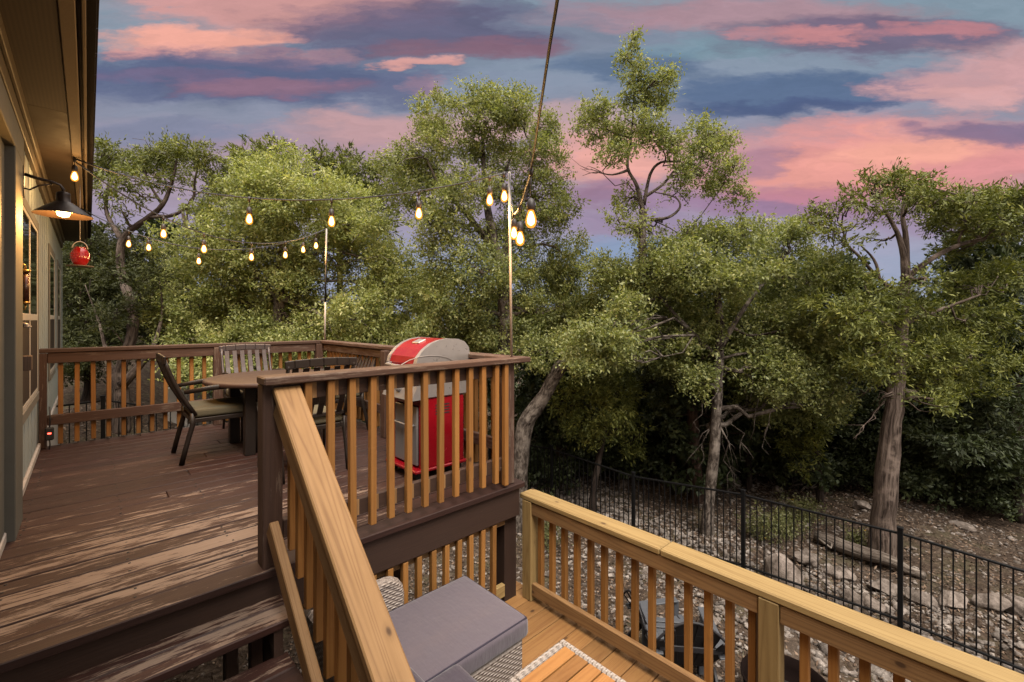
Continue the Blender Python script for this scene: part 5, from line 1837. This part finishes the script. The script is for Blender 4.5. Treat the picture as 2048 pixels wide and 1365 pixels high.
# low brush at the edge of the wood
random.seed(55)
def make_brush():
    t = thing('brush_bush', '', 'bush', (0, 0, 0), 'low dark bushes at the edge of the wood')
    mb = MB()
    for k in range(7):
        e = Vector((random.gauss(0, .4), random.gauss(0, .4), random.uniform(.6, 1.3)))
        mb.tube(wob((0, 0, -.05), e, 4, .07), [.016, .013, .01, .007, .003], 5)
    mb.build('stem', 'dark_bark', t)
    C = np.array([[random.gauss(0, .42), random.gauss(0, .42), random.uniform(.35, 1.25)] for k in range(12)])
    R = np.tile(np.array([[.42, .42, .32]]), (12, 1))
    V, r = leaf_faces(C, R, np.ones(12), 3600, .085, .045, 'oak')
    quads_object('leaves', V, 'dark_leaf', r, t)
    return t


bush0 = make_brush()
for i, (u, d) in enumerate([(1110, 11.0), (1175, 11.6), (1230, 11.2), (1300, 11.7), (1345, 11.3), (1420, 11.5), (1490, 11.0), (1545, 11.8), (1620, 11.2), (1680, 10.6), (1735, 10.9), (1810, 10.4), (1860, 10.0), (1905, 10.6), (1950, 9.6), (2005, 10.2), (2050, 9.5), (1070, 11.6)]):
    o = bush0 if i == 0 else copy_tree(bush0)
    p = W(u, 640, d)
    p.z = float(gz(p.x, p.y))
    o.location = p
    o.rotation_euler.z = random.uniform(0, 6.28)
    s = random.uniform(.7, 1.25)
    o.scale = (s, s, s)
    o['label'] = 'low dark leafy bush at the shady edge of the wood'

# the wood behind, one mass
C, R = [], []
for k in range(170):
    u = random.uniform(-500, 2600)
    d = random.uniform(18, 24)
    p = W(u, 640, d)
    zb = float(gz(p.x, min(p.y, 32)))
    z = zb + random.uniform(.3, 4.6 if u > 600 else 3.4)
    C.append((p.x, p.y, z)); R.append((1.5, 1.5, .9))
C, R = np.array(C), np.array(R)
V, r = leaf_faces(C, R, np.ones(len(C)), 42000, .26, .16, 'oak')
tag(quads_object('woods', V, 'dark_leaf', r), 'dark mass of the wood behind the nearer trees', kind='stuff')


# ------------------------------------------------------------------ stones, log, weeds, litter
def ico(sub):
    t = (1 + 5 ** .5) / 2
    v = [(-1, t, 0), (1, t, 0), (-1, -t, 0), (1, -t, 0), (0, -1, t), (0, 1, t), (0, -1, -t), (0, 1, -t), (t, 0, -1), (t, 0, 1), (-t, 0, -1), (-t, 0, 1)]
    f = [(0, 11, 5), (0, 5, 1), (0, 1, 7), (0, 7, 10), (0, 10, 11), (1, 5, 9), (5, 11, 4), (11, 10, 2), (10, 7, 6), (7, 1, 8), (3, 9, 4), (3, 4, 2), (3, 2, 6), (3, 6, 8), (3, 8, 9), (4, 9, 5), (2, 4, 11), (6, 2, 10), (8, 6, 7), (9, 8, 1)]
    v = [np.array(p) / np.linalg.norm(p) for p in v]
    for _ in range(sub):
        c, nf = {}, []
        def mid(a, b):
            k = (min(a, b), max(a, b))
            if k not in c:
                m = v[a] + v[b]
                v.append(m / np.linalg.norm(m)); c[k] = len(v) - 1
            return c[k]
        for (a, b, d) in f:
            x, y, z = mid(a, b), mid(b, d), mid(d, a)
            nf += [(a, x, z), (b, y, x), (d, z, y), (x, y, z)]
        f = nf
    return np.array(v), np.array(f)


def rock_shape(sub, rng, rough=.22, cuts=7):
    v, f = ico(sub)
    v = v.copy()
    for _ in range(cuts):                 # flat broken faces
        n = unit(rng.normal(size=3))
        h = rng.uniform(.55, .9)
        dd = v @ n
        over = dd > h
        v[over] -= np.outer(dd[over] - h, n) * .92
    ph = rng.uniform(0, 6, (6, 3)); k = rng.normal(size=(6, 3)) * 3.2
    for a, b in zip(ph, k):
        v *= (1 + rough * .16 * np.sin(v @ b + a[0]))[:, None]
    return v, f


boulders = [  # u, v, distance, half sizes, label
    (1563, 1168, 6.9, (.26, .2, .33), 'pale pink pointed boulder just behind the black fence, tallest of the rocks'),
    (1612, 1135, 7.5, (.22, .16, .17), 'grey limestone boulder behind the pointed pink boulder'),
    (1678, 1150, 7.1, (.2, .15, .14), 'rounded buff boulder in front of the fallen log'),
    (1770, 1190, 6.7, (.24, .18, .11), 'broad flat pale rock below the end of the fallen log'),
    (1712, 1232, 6.35, (.17, .15, .12), 'blocky pale rock against the pickets in the middle of the rubble'),
    (1745, 1240, 6.25, (.15, .12, .11), 'white angular rock beside the blocky pale rock at the fence'),
    (1842, 1200, 6.3, (.17, .14, .12), 'small pale boulder right of the fence post at the right'),
    (1905, 1212, 6.2, (.22, .16, .14), 'large cracked pale boulder right of the right fence post'),
    (1985, 1228, 6.1, (.2, .14, .14), 'tilted pale boulder near the right edge of the photo'),
    (2040, 1240, 6.0, (.2, .16, .15), 'pale rock cut by the right edge of the photo'),
    (1555, 978, 10.6, (.17, .13, .1), 'grey rock lying in the leaf litter at the edge of the wood'),
    (1466, 970, 11.0, (.25, .2, .1), 'flat grey rock near the dark juniper trunks at the edge of the wood'),
    (1725, 1030, 9.3, (.2, .15, .12), 'grey rock touching the foot of the thick juniper trunk'),
    (1925, 1045, 8.8, (.2, .15, .06), 'low flat grey rock in the shade at the right'),
    (1245, 940, 10.9, (.18, .14, .1), 'brown grey rock above the fence rail near the leaning juniper'),
    (1420, 1225, 5.9, (.13, .1, .1), 'brown stone beside the lawn chair backs'),
]
for i, (u, v, d, s, lab) in enumerate(boulders):
    rng = np.random.default_rng(200 + i)
    p = W(u, v, d)
    zb = float(gz(p.x, p.y))
    V, F = rock_shape(4, rng, .3, 9)
    k = 1.15 if i == 0 else .95
    V = V * np.array(s) * np.array([1, 1, k])
    if i == 0:
        V[:, 0] *= np.clip(1.15 - .55 * (V[:, 2] / s[2]), .45, 1.5); V[:, 1] *= np.clip(1.15 - .5 * (V[:, 2] / s[2]), .5, 1.5)
    a = rng.uniform(0, 6.28)
    V = V @ np.array([[math.cos(a), math.sin(a), 0], [-math.sin(a), math.cos(a), 0], [0, 0, 1]])
    m = MB()
    base = Vector((p.x, p.y, zb + s[2] * .45))
    m.add([Vector(x) + base for x in V], F.tolist(), [tuple(x) for x in V], .55 + .4 * rng.random() if i else 1.25, False)
    o = m.build('boulder', 'rock', None, loc=(p.x, p.y, zb))
    tag(o, lab, 'rock', 'pale boulders along the black fence')


def build_rubble():
    rng = np.random.default_rng(5)
    shapes = [rock_shape(1, rng, .8, 9) for _ in range(10)]
    n = 20000
    vs, fs, rn = [], [], []
    o = 0
    cnt = 0
    while cnt < n:
        if rng.random() < .55:
            x, y = rng.uniform(2.6, 9.0), rng.uniform(-2.5, 9.5)
        elif rng.random() < .68:
            x, y = rng.uniform(8.0, 13.0), rng.uniform(-3, 9)
        else:
            x, y = rng.uniform(-.3, 5.0), rng.uniform(2.5, 13)
        den = .5 + .5 * math.sin(x * 1.3 + 1.7 * math.sin(y * .9)) * math.sin(y * 1.1 + x * .4)
        band = math.exp(-((x - 6.9 - .1 * y) / 1.1) ** 2)
        if rng.random() > .25 + .45 * den + .6 * band:
            continue
        s = .010 + .024 * rng.random() ** 2.4 + (.050 * rng.random() ** 3.5) * (.3 + band)
        if rng.random() < .03 * (.3 + band):
            s *= 2.0
        V, F = shapes[rng.integers(0, 10)]
        a = rng.uniform(0, 6.28)
        Rm = np.array([[math.cos(a), math.sin(a), 0], [-math.sin(a), math.cos(a), 0], [0, 0, 1]])
        P = (V * np.array([1.25, .95, .65]) * rng.uniform(.65, 1.35, 3) * s) @ Rm + np.array([x, y, float(gz(x, y)) + s * .2])
        vs.append(P); fs.append(F + o); o += len(P)
        rn.append(np.full(len(P), rng.random()))
        cnt += 1
    V = np.concatenate(vs); F = np.concatenate(fs); R = np.concatenate(rn)
    me = bpy.data.meshes.new('rubble')
    me.vertices.add(len(V)); me.vertices.foreach_set('co', V.astype(np.float32).ravel())
    me.loops.add(len(F) * 3); me.loops.foreach_set('vertex_index', F.astype(np.int32).ravel())
    me.polygons.add(len(F)); me.polygons.foreach_set('loop_start', np.arange(0, len(F) * 3, 3, dtype=np.int32))
    me.materials.append(M['gravel'])
    at = me.attributes.new('rnd', 'FLOAT', 'POINT'); at.data.foreach_set('value', R.astype(np.float32))
    me.update(); me.validate()
    ob = bpy.data.objects.new('gravel', me)
    COL.objects.link(ob)
    tag(ob, 'loose pale limestone rubble and gravel over the ground', kind='stuff')


build_rubble()


def ground_scatter(name, label, n, xr, yr, L, Wd, mat, lift, upright, mask=None, seed=3, tall=0.0):
    rng = np.random.default_rng(seed)
    x, y = rng.uniform(*xr, n), rng.uniform(*yr, n)
    if mask is not None:
        k = mask(x, y, rng)
        x, y = x[k], y[k]
    n = len(x)
    z = gz(x, y) + lift + rng.uniform(0, 1, n) * tall
    P = np.stack([x, y, z], -1)
    d = rng.normal(size=(n, 3)); d[:, 2] = d[:, 2] * .25 + upright
    d = unit(d)
    side = unit(np.cross(d, rng.normal(size=(n, 3)) * .6 + np.array([0, 0, 1.0 - upright])))
    l = L * rng.uniform(.5, 1.4, (n, 1)); w = Wd * rng.uniform(.6, 1.3, (n, 1))
    mid = P + d * l * .5
    V = np.stack([P, mid + side * w / 2, P + d * l, mid - side * w / 2], 1)
    o = quads_object(name, V, mat, rng.uniform(0, 1, n))
    tag(o, label, kind='stuff')


ground_scatter('leaf_litter', 'dry brown leaf litter and twigs on the ground', 70000, (-2, 14), (-3, 14), .06, .024, 'litter', .015, .15)
ground_scatter('dry_grass', 'sparse dry grass tufts between the stones', 9000, (2.5, 9), (-2, 10), .10, .006, 'weed_dry', .0, 1.2,
               lambda x, y, r: (np.sin(x * 2.1 + 1.3 * np.sin(y * 1.7)) * np.sin(y * 2.3 + x) > .25), 8)
M_w = None


def build_weed(label, u, v, d, n, h, spread, seed):
    rng = np.random.default_rng(seed)
    p = W(u, v, d)
    zb = float(gz(p.x, p.y))
    t = thing('weed_clump', label, 'plant', (p.x, p.y, zb), 'flowering weeds behind the black fence')
    m = MB()
    tips = []
    for k in range(n):
        a = Vector((p.x + rng.normal() * spread, p.y + rng.normal() * spread, zb))
        b = a + Vector((rng.normal() * .08, rng.normal() * .08, h * rng.uniform(.6, 1.1)))
        m.tube([a, a.lerp(b, .5) + Vector((rng.normal() * .02, rng.normal() * .02, 0)), b], [.004, .003, .002], 4)
        tips += [a.lerp(b, f) for f in (.3, .45, .6, .75, .9, 1.0)]
    m.build('stem', 'weed_stem', t)
    C = np.array([tuple(q) for q in tips])
    R = np.full((len(C), 3), .05)
    V, r = leaf_faces(C, R, np.ones(len(C)), len(C) * 14, .05, .014, 'oak', rng)
    quads_object('leaves', V, 'weed', r, t)


M['weed_stem'] = mat_plain('weed_stem', (0.09, 0.085, 0.035), .8)
for i, (lab, u, v, d, n, h, s) in enumerate((
    ('tall flowering weed clump with yellow heads right of the middle fence post', 1530, 1085, 8.1, 26, .55, .16),
    ('low green weed clump against the fence rail behind the boulders', 1575, 1070, 8.4, 18, .4, .14),
    ('yellow flowered weeds beyond the fence above the pink boulder', 1610, 1040, 9.0, 18, .4, .18),
    ('thin weeds at the foot of the thick juniper trunk', 1700, 1090, 8.1, 14, .38, .12),
    ('green sapling shoots in front of the fence beside the lower railing corner', 1105, 975, 7.8, 16, .75, .16),
)):
    build_weed(lab, u, v, d, n, h, s, 300 + i)


def build_log():
    a, b = W(1632, 1080, 8.3), W(1850, 1162, 7.0)
    a.z = float(gz(a.x, a.y)) + .12
    b.z = float(gz(b.x, b.y)) + .07
    m = MB()
    path = wob(a, b, 8, .012)
    m.tube(path, [.10, .115, .12, .115, .11, .10, .09, .075, .05], 12)
    m.tube(wob(path[2], path[2] + Vector((-.25, .3, .12)), 3, .08), [.04, .03, .02, .012], 6)
    o = m.build('fallen_log', 'log_bark', None, loc=(a.x, a.y, a.z - .12))
    tag(o, 'weathered fallen log lying behind the boulders and the black fence', 'log')
    c = W(1590, 965, 10.9)
    c.z = float(gz(c.x, c.y))
    m = MB()
    rng = random.Random(4)
    for k in range(16):
        s = c + Vector((rng.gauss(0, .5), rng.gauss(0, .3), .03 + .1 * rng.random()))
        m.tube(wob(s, s + Vector((rng.uniform(-.9, .9), rng.uniform(-.4, .4), rng.uniform(0, .22))), 4, .06, rng), [.022, .018, .014, .01, .005], 5)
    o = m.build('brush_pile', 'log_bark', None, loc=tuple(c))
    tag(o, 'pile of bleached dead branches at the edge of the wood', 'branches')


M['log_bark'] = mat_bark('bleached_wood', (0.22, 0.18, 0.15), (0.36, 0.31, 0.27), (0.07, 0.05, 0.04), True)
build_log()
